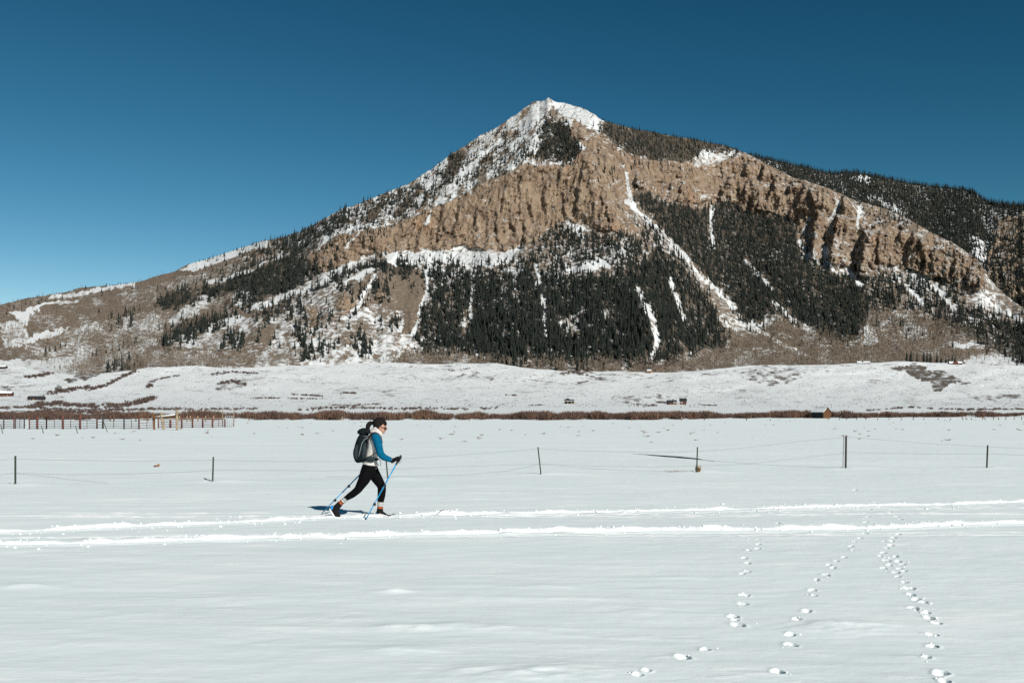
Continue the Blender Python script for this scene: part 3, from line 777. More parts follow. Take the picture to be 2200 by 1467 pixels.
# a few broad soft humps close to the camera
for (hu, hv, hh, hr) in ((850, 1272, 0.030, 0.13), (1000, 1350, 0.020, 0.26), (870, 1352, 0.018, 0.18), (870, 1400, 0.015, 0.16), (700, 1330, 0.012, 0.3), (1790, 1345, 0.03, 0.35), (60, 1262, 0.02, 0.2), (1130, 1455, 0.03, 0.4)):
    hx, hy = ground_uv(hu, hv); z = z + hh * (1 + 0.6 * fbm(X / 0.22, Y / 0.12, 321, 3)) * np.exp(-(((X - hx) / (hr * 1.4)) ** 2 + ((Y - hy) / (hr * 0.6)) ** 2))
powder = np.zeros_like(z)
fine = fbm(X / 0.10, Y / 0.10, 323, 3); coarse = fbm(X / 0.35, Y / 0.30, 327, 3)
for half, pl in TRACKS + SIDE_TRACKS:
    px, py = ground_uv([p[0] for p in pl], [p[1] for p in pl])
    yt = np.interp(X, px, py) + 0.035 * fbm(X / 0.9, X * 0, 331, 3)
    s = (Y - yt) / half
    edge = 1 + 0.55 * coarse + 0.30 * fine
    band = 1 - sstep(0.75, 1.2, np.abs(s) / np.clip(edge, 0.25, None))
    powder = np.maximum(powder, band * np.clip(0.75 + 0.5 * coarse, 0.2, 1))
    big = 1.0 if half > 0.1 else 0.45
    # ski groove with a thrown-up far bank that faces the sun
    z = z + big * (-0.060 * np.exp(-((s + 0.35) / 0.42) ** 2) + 0.030 * (1 + 0.8 * coarse) * np.exp(-((s - 0.62) / 0.40) ** 2) + 0.020 * np.exp(-((s + 1.3) / 0.3) ** 2)) * np.where(np.abs(s) < 4, 1, 0)
    z = z + band * (0.014 * fine + 0.018 * np.clip(coarse, -0.5, 1)) * big
rr = random.Random(4)
for (pu, pv) in PRINTS:
    px, py = ground_uv(pu, pv)
    a = rr.uniform(0.024, 0.040) * (1.12 if pv > 1260 else 0.82); b = a * rr.uniform(1.0, 1.6)
    near = (np.abs(X - px) < 0.6) & (np.abs(Y - py) < 0.8)
    xs_ = X[near] - px; ys_ = Y[near] - py
    ang = rr.uniform(-0.5, 0.5)
    xr = xs_ * math.cos(ang) + ys_ * math.sin(ang); yr = -xs_ * math.sin(ang) + ys_ * math.cos(ang)
    n_ = fbm(X[near] / 0.05, Y[near] / 0.06, 341, 3)
    r = np.sqrt((xr / a) ** 2 + (yr / b) ** 2) + 0.35 * n_
    pit = -0.050 * (1 - sstep(0.55, 1.15, r))
    rim = 0.005 * np.exp(-((r - 1.35) / 0.25) ** 2) * (1 + 0.9 * n_) + 0.006 * np.exp(-(((xr + a * 0.5) / a) ** 2 + ((yr - b * 1.5) / (b * 0.7)) ** 2)) * (1 + n_)
    z[near] += pit + rim
    powder[near] = np.maximum(powder[near], 0.35 * (1 - sstep(0.7, 1.1, r)))
# snow heaped round the fence posts
POSTS_PX = [(33, 1042), (457, 1035), (831, 1030), (1163, 1018), (1497, 1013), (1815, 1005), (2121, 1005)]
for (pu, pv) in POSTS_PX:
    px, py = ground_uv(pu, pv); z = z + 0.06 * np.exp(-(((X - px - 0.2) / 0.7) ** 2 + ((Y - py) / 0.35) ** 2)) - 0.05 * np.exp(-(((X - px) / 0.12) ** 2 + ((Y - py) / 0.12) ** 2))
z[De < 4.0] *= 0.3
far = sstep(150, 260, Y)
z = z * (1 - far) + far * (0.12 * fbm(X / 30, Y / 18, 351, 3))
GXg, GYg, GZg = X, Y, z
# carry the sheet out to both sides
def widen(A, l, r): return np.concatenate([A[:, :1] + 0 * A[:, :1] if l is None else l, A, A[:, -1:] if r is None else r], 1)
Xw = np.concatenate([np.minimum(X[:, :1] - 900, -1500), X[:, :1] - 150, X[:, :1] - 25, X, X[:, -1:] + 25, X[:, -1:] + 150, np.maximum(X[:, -1:] + 900, 1500)], 1)
Yw = np.concatenate([Y[:, :1]] * 3 + [Y] + [Y[:, -1:]] * 3, 1)
Zw = np.concatenate([z[:, :1]] * 3 + [z] + [z[:, -1:]] * 3, 1)
Pw = np.concatenate([0 * z[:, :1]] * 3 + [powder] + [0 * z[:, :1]] * 3, 1)

m, nt, b = new_mat('snow_crust')
N = NT(nt)
at = N.n('ShaderNodeVertexColor', layer_name='powder')
sep = N.n('ShaderNodeSeparateColor'); N.l(at.outputs[0], sep.inputs[0])
c1 = N.coord((0.45, 1.5, 1)); c2 = N.coord()
str1 = N.noise(c1, 1.6, 5, 0.62); str2 = N.noise(N.coord((0.25, 1.0, 1)), 0.35, 3, 0.5); gr = N.noise(c2, 55, 3, 0.7); gr2 = N.noise(c2, 14, 3, 0.6)
crust = N.ramp(N.math('ADD', N.math('MULTIPLY', str1, 0.6), N.math('MULTIPLY', str2, 0.4)), [(0.38, (0.745, 0.820, 0.832)), (0.54, (0.795, 0.868, 0.872)), (0.64, (0.870, 0.912, 0.912))])
fl = N.noise(N.coord((0.7, 2.6, 1)), 2.6, 6, 0.72); flk = N.mapr(fl, 0.545, 0.615)
patch = N.mapr(N.noise(N.coord((0.5, 1, 1)), 0.45, 3, 0.6), 0.42, 0.60)
flk = N.math('MULTIPLY', flk, patch)
crust = N.mix(N.math('MULTIPLY', flk, 0.75), crust, (0.90, 0.925, 0.925))
col = N.mix(sep.outputs[0], crust, (0.875, 0.905, 0.91))
N.l(col, b.inputs['Base Color'])
b.inputs['Roughness'].default_value = 0.8
b.inputs['Specular IOR Level'].default_value = 0.0
hgt = N.math('ADD', N.math('MULTIPLY', str1, 0.030), N.math('ADD', N.math('MULTIPLY', gr2, 0.004), N.math('MULTIPLY', gr, 0.0008)))
hgt = N.math('ADD', hgt, N.math('MULTIPLY', flk, 0.006))
N.l(N.bump(hgt, 0.42, 1.0), b.inputs['Normal'])
snow_mat = m
me = np_mesh('snow_field', np.stack([Xw, Yw, Zw], -1).reshape(-1, 3), grid_faces(*Xw.shape), snow_mat, smooth=True)
add_attr(me, 'powder', np.stack([Pw, Pw, Pw], -1).reshape(-1, 3))
link('snow_field', me, None, 'flat wind-crusted snow field crossed by ski tracks and footprints', None, None, 'structure')

def ground_z(x, y):
    """height of the built snow at a point"""
    j = int(np.argmin(np.abs(De - y))); i = int(np.argmin(np.abs(GXg[j] - x)))
    return float(GZg[j, i])
def GP(u, v):
    p = G(u, v); p.z = ground_z(p.x, p.y); return p

# ================================================================== BUILD: conifers
m, nt, b = new_mat('conifer_needles')
N = NT(nt)
oi = N.n('ShaderNodeNewGeometry')
f = N.noise(N.coord(), 0.035, 4, 0.7); f2 = N.noise(N.coord(), 0.5, 2, 0.6)
cc = N.ramp(N.math('ADD', N.math('MULTIPLY', f, 0.5), N.math('MULTIPLY', f2, 0.5)), [(0.30, (0.015, 0.019, 0.018)), (0.50, (0.025, 0.031, 0.027)), (0.62, (0.038, 0.043, 0.035)), (0.76, (0.060, 0.056, 0.044))])
N.l(cc, b.inputs['Base Color']); b.inputs['Roughness'].default_value = 0.9; b.inputs['Specular IOR Level'].default_value = 0.1
needle_mat = m
bark_mat = plain('conifer_bark', (0.075, 0.058, 0.045), 0.95, 0.1, 0.3, 2.0)

def conifer_arrays(seed, layers, spikes, wid):
    """unit conifer: trunk quads as tris and drooping skirts of needle sprays"""
    r = np.random.default_rng(seed)
    v, f = [], []
    for l in range(layers):
        t = l / (layers - 1)
        z0 = 0.10 + 0.80 * t; z1 = z0 - 0.10 - 0.05 * (1 - t)
        rad = wid * (1 - t) ** 0.85 * (0.85 + 0.3 * r.random()) + 0.012
        top = min(z0 + 0.16, 1.0) if l < layers - 1 else 1.0
        a0 = r.random() * 6.28
        for k in range(spikes):
            a = a0 + k * 6.283 / spikes + r.normal() * 0.18
            da = 6.283 / spikes * 0.62
            rr_ = rad * (0.70 + 0.55 * r.random())
            i = len(v)
            v += [(0.012 * math.cos(a), 0.012 * math.sin(a), top),
                  (rr_ * 0.72 * math.cos(a - da), rr_ * 0.72 * math.sin(a - da), z1 + 0.03 + 0.03 * r.random()),
                  (rr_ * math.cos(a), rr_ * math.sin(a), z1 - 0.03 * r.random()),
                  (rr_ * 0.72 * math.cos(a + da), rr_ * 0.72 * math.sin(a + da), z1 + 0.03 + 0.03 * r.random())]
            f += [(i, i + 1, i + 2), (i, i + 2, i + 3)]
    return np.array(v), np.array(f)
def trunk_arrays(rad=0.018, h=0.55):
    v, f = [], []
    for k in range(5):
        a = k * 6.283 / 5
        v += [(rad * math.cos(a), rad * math.sin(a), -0.06), (rad * 0.5 * math.cos(a), rad * 0.5 * math.sin(a), h)]
    for k in range(5):
        a, b_ = 2 * k, 2 * ((k + 1) % 5); f += [(a, b_, b_ + 1), (a, b_ + 1, a + 1)]
    return np.array(v), np.array(f)
CONIFER = [conifer_arrays(100 + i, 5, 5, w) for i, w in enumerate((0.16, 0.20, 0.135, 0.22, 0.175))]

LONE = [  # isolated conifers standing clear: (column, base row, height px)
    (357, 745, 38), (98, 766, 26), (107, 755, 18), (119, 755, 16), (130, 747, 14), (140, 746, 10), (207, 763, 18), (199, 765, 14), (228, 759, 12), (241, 755, 16), (256, 753, 18), (265, 748, 17),
    (288, 789, 17), (302, 786, 18), (241, 683, 18), (255, 698, 28), (262, 700, 16), (270, 680, 26), (281, 702, 36), (288, 676, 22), (300, 666, 16), (213, 672, 12), (166, 730, 12), (292, 738, 22), (475, 755, 28), (554, 735, 24), (590, 728, 22),
    (581, 742, 18), (601, 746, 16), (560, 722, 12), (664, 770, 26), (650, 776, 24), (676, 772, 20), (728, 738, 22), (742, 745, 12), (692, 762, 16), (706, 745, 14), (764, 676, 24), (752, 684, 20), (729, 690, 14), (747, 622, 20), (757, 650, 20),
    (1669, 690, 16), (1612, 713, 18), (1605, 708, 14), (1624, 716, 12), (1713, 698, 18), (1658, 728, 10), (1640, 710, 26), (1859, 690, 20), (1884, 700, 24), (1888, 702, 18), (1903, 706, 12), (1917, 688, 18), (1926, 690, 14), (1935, 702, 22), (1940, 700, 18), (1952, 712, 14), (1947, 728, 20), (1966, 730, 14), (1982, 722, 16), (1998, 722, 14), (2006, 728, 10), (2022, 716, 14), (2030, 722, 12), (2047, 746, 18), (2033, 742, 12),
    (1178, 778, 26), (1122, 782, 20), (1130, 782, 18), (1020, 552, 12), (1080, 540, 16), (1120, 534, 24),
]
HOUSE_ROW = [(1948, 774, 22), (1957, 775, 24), (1970, 775, 18), (1985, 776, 24), (1992, 777, 20), (1999, 778, 24), (2013, 777, 22), (2022, 778, 16), (2032, 779, 14), (2038, 779, 13), (2046, 779, 20), (2052, 779, 16)]

tu, tv, th = [], [], []
step_u, step_v = 4.0, 4.3
gu = np.arange(-60, 2280, step_u); gv = np.arange(205, 800, step_v)
CU, CV = np.meshgrid(gu, gv)
CU = (CU + RNG.uniform(-2.6, 2.6, CU.shape)).ravel(); CV = (CV + RNG.uniform(-2.8, 2.8, CV.shape)).ravel()
wu, wv = warp(*soft(CU, CV, 8.5), 9.0, 401)
dens = np.zeros(CU.shape); hgt = np.zeros(CU.shape)
for d_, h_, pl in WOODS:
    k = in_poly(wu, wv, pl); up = k & (d_ > dens)
    dens[up] = d_; hgt[up] = h_
for pl in CLEAR: dens[in_poly(wu, wv, pl)] *= 0.06
for w, c, dep, pl in CHUTES:
    d_, t_ = line_dist(*warp(CU, CV, 3.0, 407), pl); dens[d_ < w * 0.85] *= 0.12
clump = fbm(CU / 30, CV / 30, 411, 3); gaps = fbm((CU - 0.25 * CV) / 9, CV / 42, 417, 3)
tight = dens >= 0.945
acc = dens * np.clip(np.where(tight, 1.06, 0.93) + 0.65 * clump * (dens < 0.8) + np.where(tight, 0.30, 0.55) * clump * (dens >= 0.8) + np.where(tight, 0.55, 1.05) * gaps, 0, 1.15)
rockm = rock_mask(CU, CV, ROCK, 5.0)
acc = np.where((rockm > 0.5) & (dens > 0), np.minimum(acc, 0.30), acc)
acc = np.where((rockm > 0.5) & (dens == 0) & (hash2((CU * 7).astype(int), (CV * 7).astype(int), 9) < 0.05), 1.0, acc)
hgt = np.where((hgt == 0) & (acc > 0.9), 8.0, hgt)
ok = (RNG.random(CU.shape) < acc * 0.92) & (CV > ridge(CU) + 1.5) & (CV < crest(CU) + 2) & (hgt > 0)
FUo, FVo, FHo = CU[ok], CV[ok], hgt[ok] * (0.42 + 0.85 * RNG.random(ok.sum()) ** 1.2)
FDo = terrain_lookup(MU, MV, MD, FUo, FVo)
# a thinner row standing on the skyline itself
sk = np.concatenate([np.arange(1294, 1600, 3.4), np.arange(540, 700, 4.0), np.arange(30, 290, 7.0), np.arange(420, 540, 9.0)]) ; sk = sk + RNG.uniform(-2, 2, sk.shape)
skD = terrain_lookup(MU, MV, MD, sk, ridge(sk) + 1.0)
FUo = np.concatenate([FUo, sk]); FVo = np.concatenate([FVo, ridge(sk) + 2.0]); FDo = np.concatenate([FDo, skD]); FHo = np.concatenate([FHo, np.where(sk < 300, 8, 9) * RNG.uniform(0.6, 1.1, len(sk))])
# the ridge behind
gu = np.arange(1560, 2320, 3.6); gv = np.arange(330, 720, 3.7); CU, CV = np.meshgrid(gu, gv)
CU = (CU + RNG.uniform(-2.4, 2.4, CU.shape)).ravel(); CV = (CV + RNG.uniform(-2.6, 2.6, CV.shape)).ravel()
rb = rock_mask(CU, CV, BACK_ROCK, 6.0); dn = np.where(rb > 0.5, 0.42, 1.0); a_, b_ = warp(CU, CV, 5, 421)
for c, pl in BACK_SNOW: dn = np.where(in_poly(a_, b_, pl), dn * 0.55, dn)
ok = (RNG.random(CU.shape) < dn * np.clip(1.05 + 0.30 * fbm(CU / 26, CV / 22, 423, 3), 0, 1)) & (CV > back_ridge(CU) + 1) & (CV < np.minimum(ridge(CU) + 14, 790))
bu, bv = CU[ok], CV[ok]
sk = np.arange(1600, 2240, 3.2); bu = np.concatenate([bu, sk]); bv = np.concatenate([bv, back_ridge(sk) + 1.5])
bD = terrain_lookup(BU, BV, BD, bu, bv); bH = 16 * RNG.uniform(0.65, 1.15, len(bu))
LU = np.array([l[0] for l in LONE], float); LV = np.array([l[1] for l in LONE], float); LH = np.array([l[2] for l in LONE], float)
LD = np.where(LV > crest(LU), np.array([foot_D(np.array([a]), np.array([b]))[0] for a, b in zip(LU, LV)]), terrain_lookup(MU, MV, MD, LU, LV))
FPX = FHo * F / FDo
order = np.argsort(-FPX)
one = order[:300 - len(LONE) - len(HOUSE_ROW)]           # the largest of the forest stand as trees of their own
rest = order[300 - len(LONE) - len(HOUSE_ROW):]

def forest_mesh(name, u, v, d, h, lab):
    X = (u - 1100) * d / F; Y = d; Z = CZ + (HZ - v) * d / F
    vs, fs = [], []; base = 0
    kind = RNG.integers(0, len(CONIFER), len(u)); rot = RNG.uniform(0, 6.283, len(u)); wd = RNG.uniform(0.85, 1.3, len(u))
    for k, (cv_, cf_) in enumerate(CONIFER):
        s = np.where(kind == k)[0]
        if not len(s): continue
        c, n_ = np.cos(rot[s])[:, None], np.sin(rot[s])[:, None]
        x = (cv_[None, :, 0] * c - cv_[None, :, 1] * n_) * (h[s] * wd[s])[:, None] + X[s][:, None]
        y = (cv_[None, :, 0] * n_ + cv_[None, :, 1] * c) * (h[s] * wd[s])[:, None] + Y[s][:, None]
        zz = cv_[None, :, 2] * h[s][:, None] + Z[s][:, None] - 0.4
        vs.append(np.stack([x, y, zz], -1).reshape(-1, 3))
        fs.append((cf_[None] + (np.arange(len(s)) * len(cv_))[:, None, None] + base).reshape(-1, 3)); base += len(s) * len(cv_)
    me = np_mesh(name, np.concatenate(vs), np.concatenate(fs), needle_mat)
    return link(name, me, None, lab, None, None, 'stuff')
forest_mesh('conifer_forest', FUo[rest], FVo[rest], FDo[rest], FHo[rest], 'dense dark conifer forest covering the mountain slopes')
forest_mesh('ridge_conifer_forest', bu, bv, bD, bH, 'dark conifer forest on the ridge behind the cliffs')

# ---- conifers one by one
TREE_MESH = []
for i in range(4):
    cv_, cf_ = conifer_arrays(300 + i, 8, 7, (0.16, 0.19, 0.14, 0.21)[i])
    tv_, tf_ = trunk_arrays()
    TREE_MESH.append((np_mesh('crown', cv_, cf_, needle_mat), np_mesh('trunk', tv_, tf_, bark_mat)))
def one_conifer(p, h, label, group, i):
    t = thing('conifer_tree', label, 'tree', p, random.uniform(0, 6.28), group)
    t.scale = (h * random.uniform(0.9, 1.15),) * 2 + (h,)
    cm, tm = TREE_MESH[i % 4]
    link('crown', cm, t); link('trunk', tm, t)
    return t
def side_word(u, v):
    if u < 320: return 'brown aspen slope at far left'
    if u < 620: return 'snowy left slope'
    if u < 880: return 'small tan crags left of centre'
    if u < 1250: return 'foot of the central forest'
    if u < 1575: return 'dense forest right of centre'
    if u < 1860: return 'brown fan slope on the right'
    return 'brown clearing below the right cliffs'
ORD = ['first', 'second', 'third', 'fourth', 'fifth', 'sixth', 'seventh', 'eighth', 'ninth', 'tenth', 'eleventh', 'twelfth', 'thirteenth', 'fourteenth', 'fifteenth', 'sixteenth', 'seventeenth', 'eighteenth', 'nineteenth', 'twentieth',
       'twenty-first', 'twenty-second', 'twenty-third', 'twenty-fourth', 'twenty-fifth', 'twenty-sixth', 'twenty-seventh', 'twenty-eighth']
seen = {}
for i in np.argsort(LU):
    u, v, d, hp = LU[i], LV[i], LD[i], LH[i]
    w_ = side_word(u, v); seen[w_] = seen.get(w_, -1) + 1
    near = 'tall' if hp > 24 else ('small' if hp < 14 else 'medium')
    one_conifer(P(u, v, d), hp * d / F, '%s conifer on the %s, %s from the left there' % (near, w_, ORD[seen[w_]]), 'lone conifers on the ' + w_, int(i))
for i, k in enumerate(one):
    sw = side_word(FUo[k], FVo[k])
    one_conifer(P(FUo[k], FVo[k], FDo[k]), FHo[k], 'dark conifer among the trees by the %s' % sw, 'larger forest conifers by the %s' % sw, i)
for i, (u, v, hp) in enumerate(HOUSE_ROW):
    d = FOOT_D(crest(u)) + 25
    one_conifer(P(u, v + 6, d), (hp + 6) * d / F, 'green conifer in the short row by the bench house, %s from the left' % ORD[i], 'row of conifers by the bench house', i)

# ================================================================== BUILD: bare aspen woods
m, nt, b = new_mat('aspen_bark')
N = NT(nt)
f = N.noise(N.coord(), 0.03, 3, 0.6); f2 = N.noise(N.coord(), 0.6, 2, 0.6)
N.l(N.ramp(N.math('ADD', N.math('MULTIPLY', f, 0.6), N.math('MULTIPLY', f2, 0.4)), [(0.33, (0.150, 0.120, 0.092)), (0.52, (0.240, 0.200, 0.155)), (0.68, (0.330, 0.285, 0.230))]), b.inputs['Base Color'])
aspen_mat = m
def aspen_arrays(seed, n=9):
    r = np.random.default_rng(seed); v, f = [], []
    def sliver(p, q, w):
        i = len(v); a = r.random() * 3.14; dx, dy = w * math.cos(a), w * math.sin(a)
        v.extend([(p[0] - dx, p[1] - dy, p[2]), (p[0] + dx, p[1] + dy, p[2]), q]); f.append((i, i + 1, i + 2))
    sliver((0, 0, -0.05), (0.01, 0, 0.95), 0.016); sliver((0, 0, -0.05), (0, 0.01, 0.9), 0.016)
    for k in range(n):
        z0 = 0.35 + 0.45 * r.random(); a = r.random() * 6.28; L = 0.14 + 0.10 * r.random()
        sliver((0, 0, z0), (L * math.cos(a), L * math.sin(a), min(1.0, z0 + 0.18 + 0.14 * r.random())), 0.030)
    return np.array(v), np.array(f)
ASPEN = [aspen_arrays(500 + i) for i in range(4)]
ASPEN_AREAS = [(0.95, 11, [(1565, 710), (1635, 720), (1669, 680), (1752, 716), (1842, 740), (1862, 672), (1927, 668), (2064, 706), (2132, 752), (2080, 785), (1940, 785), (1350, 812), (1350, 783), (1454, 782), (1557, 750)]),
    (0.9, 11, [(860, 762), (980, 765), (1110, 782), (1340, 783), (1340, 808), (1060, 796), (860, 792), (820, 795)]), (0.9, 9, [(60, 705), (100, 658), (300, 614), (345, 595), (420, 590), (530, 562), (600, 548), (560, 574), (450, 612), (345, 642), (330, 670), (240, 692), (150, 702), (90, 707)]),
    (0.72, 10, [(60, 748), (150, 706), (240, 692), (330, 670), (362, 690), (352, 742), (330, 770), (280, 778), (180, 790), (40, 772)]), (0.95, 11, [(90, 806), (180, 784), (240, 766), (290, 758), (330, 770), (328, 790), (250, 797), (180, 808)]),
    (0.9, 11, [(330, 762), (420, 757), (545, 775), (560, 790), (420, 798), (330, 795)]), (0.6, 9, [(380, 690), (440, 660), (490, 640), (500, 665), (440, 695), (400, 715)]), (0.5, 9, [(0, 690), (60, 700), (60, 745), (0, 770)]),
    (0.5, 9, [(540, 690), (600, 650), (680, 630), (640, 660), (570, 700)]), (0.6, 9, [(500, 770), (620, 755), (640, 785), (560, 795)]), (0.5, 9, [(2060, 740), (2150, 730), (2170, 775), (2090, 785)]), (0.7, 8, [(0, 655), (140, 630), (290, 607), (330, 600), (320, 612), (150, 640), (0, 680)])]
gu = np.arange(-60, 2280, 3.8); gv = np.arange(540, 812, 3.6); CU, CV = np.meshgrid(gu, gv)
CU = (CU + RNG.uniform(-2.2, 2.2, CU.shape)).ravel(); CV = (CV + RNG.uniform(-2.0, 2.0, CV.shape)).ravel()
wu, wv = warp(*soft(CU, CV, 4.0, 78), 6.0, 431); dens = np.zeros(CU.shape); hg = np.zeros(CU.shape)
for d_, h_, pl in ASPEN_AREAS:
    k = in_poly(wu, wv, pl); dens[k] = d_; hg[k] = h_
for w, c, dep, pl in CHUTES: dens[line_dist(CU, CV, pl)[0] < w * 0.9] *= 0.1
for c, pl in SNOWY:
    if c > 0.88: dens[in_poly(wu, wv, pl)] *= 0.15
ok = (RNG.random(CU.shape) < dens * np.clip(0.9 + 0.5 * fbm(CU / 40, CV / 16, 433, 3), 0, 1)) & (CV > ridge(CU) + 1) & (CV < crest(CU) + 5)
au, av, ah = CU[ok], CV[ok], hg[ok] * RNG.uniform(0.8, 1.5, ok.sum())
aD = terrain_lookup(MU, MV, MD, au, av)
def scatter(name, X, Y, Z, h, protos, mat, lab, kind='stuff', wide=(0.85, 1.25)):
    vs, fs = [], []; base = 0
    kd = RNG.integers(0, len(protos), len(X)); rot = RNG.uniform(0, 6.283, len(X)); wd = RNG.uniform(*wide, len(X))
    for k, (cv_, cf_) in enumerate(protos):
        s = np.where(kd == k)[0]
        if not len(s): continue
        c, n_ = np.cos(rot[s])[:, None], np.sin(rot[s])[:, None]
        x = (cv_[None, :, 0] * c - cv_[None, :, 1] * n_) * (h[s] * wd[s])[:, None] + X[s][:, None]
        y = (cv_[None, :, 0] * n_ + cv_[None, :, 1] * c) * (h[s] * wd[s])[:, None] + Y[s][:, None]
        zz = cv_[None, :, 2] * h[s][:, None] + Z[s][:, None]
        vs.append(np.stack([x, y, zz], -1).reshape(-1, 3))
        fs.append((cf_[None] + (np.arange(len(s)) * len(cv_))[:, None, None] + base).reshape(-1, 3)); base += len(s) * len(cv_)
    me = np_mesh(name, np.concatenate(vs), np.concatenate(fs), mat)
    return link(name, me, None, lab, None, None, kind)
scatter('aspen_wood', (au - 1100) * aD / F, aD, CZ + (HZ - av) * aD / F, ah, ASPEN, aspen_mat, 'bare brown aspen woods along the lower slopes')
print('COUNTS conifers', len(FUo), len(bu), 'aspens', len(au))

# ================================================================== BUILD: willows and brush
def twig_mat(name, stops):
    m, nt, b = new_mat(name); N = NT(nt)
    f = N.noise(N.coord(), 0.12, 3, 0.6); f2 = N.noise(N.coord(), 2.5, 2, 0.6)
    N.l(N.ramp(N.math('ADD', N.math('MULTIPLY', f, 0.55), N.math('MULTIPLY', f2, 0.45)), stops), b.inputs['Base Color'])
    b.inputs['Roughness'].default_value = 0.9
    return m
willow_mat = twig_mat('willow_twigs', [(0.34, (0.055, 0.040, 0.034)), (0.50, (0.120, 0.074, 0.055)), (0.64, (0.210, 0.115, 0.070))])
shrub_mat = twig_mat('shrub_twigs', [(0.34, (0.045, 0.036, 0.032)), (0.52, (0.105, 0.070, 0.058)), (0.68, (0.150, 0.105, 0.085))])
def willow_arrays(seed, n=26, spread=0.55, wid=0.022):
    r = np.random.default_rng(seed); v, f = [], []
    for k in range(n):
        a = r.random() * 6.28; lean = spread * r.random() ** 0.7; z1 = 1.0 - 0.45 * lean / spread * r.random() - 0.15 * r.random()
        bx_, by_ = 0.16 * r.normal(), 0.16 * r.normal()
        ex, ey = bx_ + lean * math.cos(a), by_ + lean * math.sin(a)
        i = len(v); q = r.random() * 3.14; dx, dy = wid * math.cos(q), wid * math.sin(q)
        mx, my, mz = (bx_ + ex) / 2 + 0.03 * r.normal(), (by_ + ey) / 2 + 0.03 * r.normal(), z1 * 0.55
        v += [(bx_, by_, -0.05), (mx - dx, my - dy, mz), (mx + dx, my + dy, mz), (ex, ey, z1)]
        f += [(i, i + 1, i + 2), (i + 1, i + 3, i + 2)]
    return np.array(v), np.array(f)
WILLOW = [willow_arrays(600 + i, 34, 0.55, 0.030) for i in range(4)]
# main band along the far edge of the field; lower edge row and upper edge row in the photo
low = curve([(-500, 903), (0, 902), (300, 902), (520, 903), (600, 903), (1000, 902), (1200, 903), (1500, 901), (1640, 899), (1740, 898), (1850, 898), (2000, 897), (2200, 894), (2700, 893)])
wu = RNG.uniform(-420, 2640, 3100)
back_off = RNG.random(len(wu)) ** 1.3
wd = gd(low(wu) + 1.6 * fbm(wu / 35, wu * 0, 443, 3) - 0.6) + back_off * np.interp(wu, [0, 500, 1500, 1700, 2200], [120, 60, 42, 40, 60])
wh = RNG.uniform(1.6, 2.5, len(wu)) * np.interp(fbm(wu / 60, wu * 0, 441, 3), [-0.5, 0.5], [0.66, 1.08])
keep = (np.abs(wu - 1770) > 30) | (wd > 262)
keep &= ~((wu > 250) & (wu < 540) & (wd < 250) & (RNG.random(len(wu)) < 0.35))
keep &= ~((fbm(wu / 22, wd / 30, 447, 2) < -0.30) & (back_off < 0.5))
wu, wd, wh = wu[keep], wd[keep], wh[keep]
wx = (wu - 1100) * wd / F
scatter('willow_thicket', wx, wd, np.full(len(wx), -0.1), wh, WILLOW, willow_mat, 'red-brown leafless willow thicket along the far edge of the field', wide=(0.9, 1.4))
# looser brush strips further up the valley side
STRIPS = [  # (count, height px range, spread rows, polyline)
    (260, (7, 12), 3, [(0, 893), (60, 890), (110, 886), (220, 888)]), (230, (8, 13), 3, [(60, 875), (120, 868), (180, 874), (260, 874), (300, 866), (328, 858)]), (150, (6, 9), 2, [(0, 878), (70, 876), (130, 880), (210, 882), (300, 880), (390, 879)]),
    (110, (5, 8), 2, [(220, 884), (330, 880), (460, 880), (560, 879)]), (150, (5, 9), 2, [(640, 882), (700, 877), (780, 877), (860, 880), (900, 878), (985, 880), (1080, 877)]), (60, (4, 6), 1, [(540, 856), (600, 856), (690, 858)]), (50, (4, 6), 1, [(630, 848), (670, 850), (690, 851)]),
    (50, (4, 6), 1, [(710, 871), (770, 871), (820, 868)]), (30, (4, 6), 1, [(735, 845), (765, 845)]), (130, (4, 8), 2, [(190, 838), (225, 830), (260, 812), (290, 798)]), (90, (5, 8), 3, [(100, 846), (150, 838), (190, 832)]), (60, (5, 8), 2, [(52, 812), (80, 809), (110, 803)]),
    (80, (4, 7), 3, [(470, 825), (500, 820), (530, 828)]), (60, (4, 7), 2, [(460, 805), (500, 800), (550, 803)]), (40, (4, 6), 1, [(315, 825), (340, 815), (380, 808)]), (24, (5, 8), 2, [(318, 832), (325, 828)]), (60, (5, 8), 1, [(1850, 884), (1920, 878), (1960, 876), (2030, 880), (2100, 880)]), (50, (5, 8), 1, [(2060, 882), (2140, 880), (2200, 880)]),
    (36, (3, 6), 1, [(1365, 869), (1410, 871), (1380, 874)]), (30, (3, 5), 1, [(1500, 870), (1540, 872)]), (26, (4, 6), 1, [(1410, 865), (1440, 866)]), (40, (4, 8), 2, [(1200, 806), (1230, 800), (1260, 806)]), (22, (3, 5), 1, [(1240, 824), (1262, 820)]), (20, (3, 5), 1, [(1085, 850), (1110, 850)]), (20, (3, 5), 1, [(1130, 871), (1165, 871)]), (16, (3, 5), 1, [(965, 796), (1010, 792)]),
]
su, sv, sh = [], [], []
for n_, (h0, h1), spr, pl in STRIPS:
    pl = np.array(pl, float); t = RNG.random(n_) * (len(pl) - 1); i = t.astype(int); fr = (t - i)[:, None]
    q = pl[i] * (1 - fr) + pl[np.minimum(i + 1, len(pl) - 1)] * fr
    su.append(q[:, 0] + RNG.normal(0, 3, n_)); sv.append(q[:, 1] + RNG.normal(0, spr * 0.6, n_)); sh.append(RNG.uniform(h0, h1, n_))
su, sv, sh = np.concatenate(su), np.concatenate(sv), np.concatenate(sh)
sD = foot_D(su, sv); sz = CZ + (HZ - sv) * sD / F
SHRUB = [willow_arrays(650 + i, 22, 0.75, 0.05) for i in range(4)]
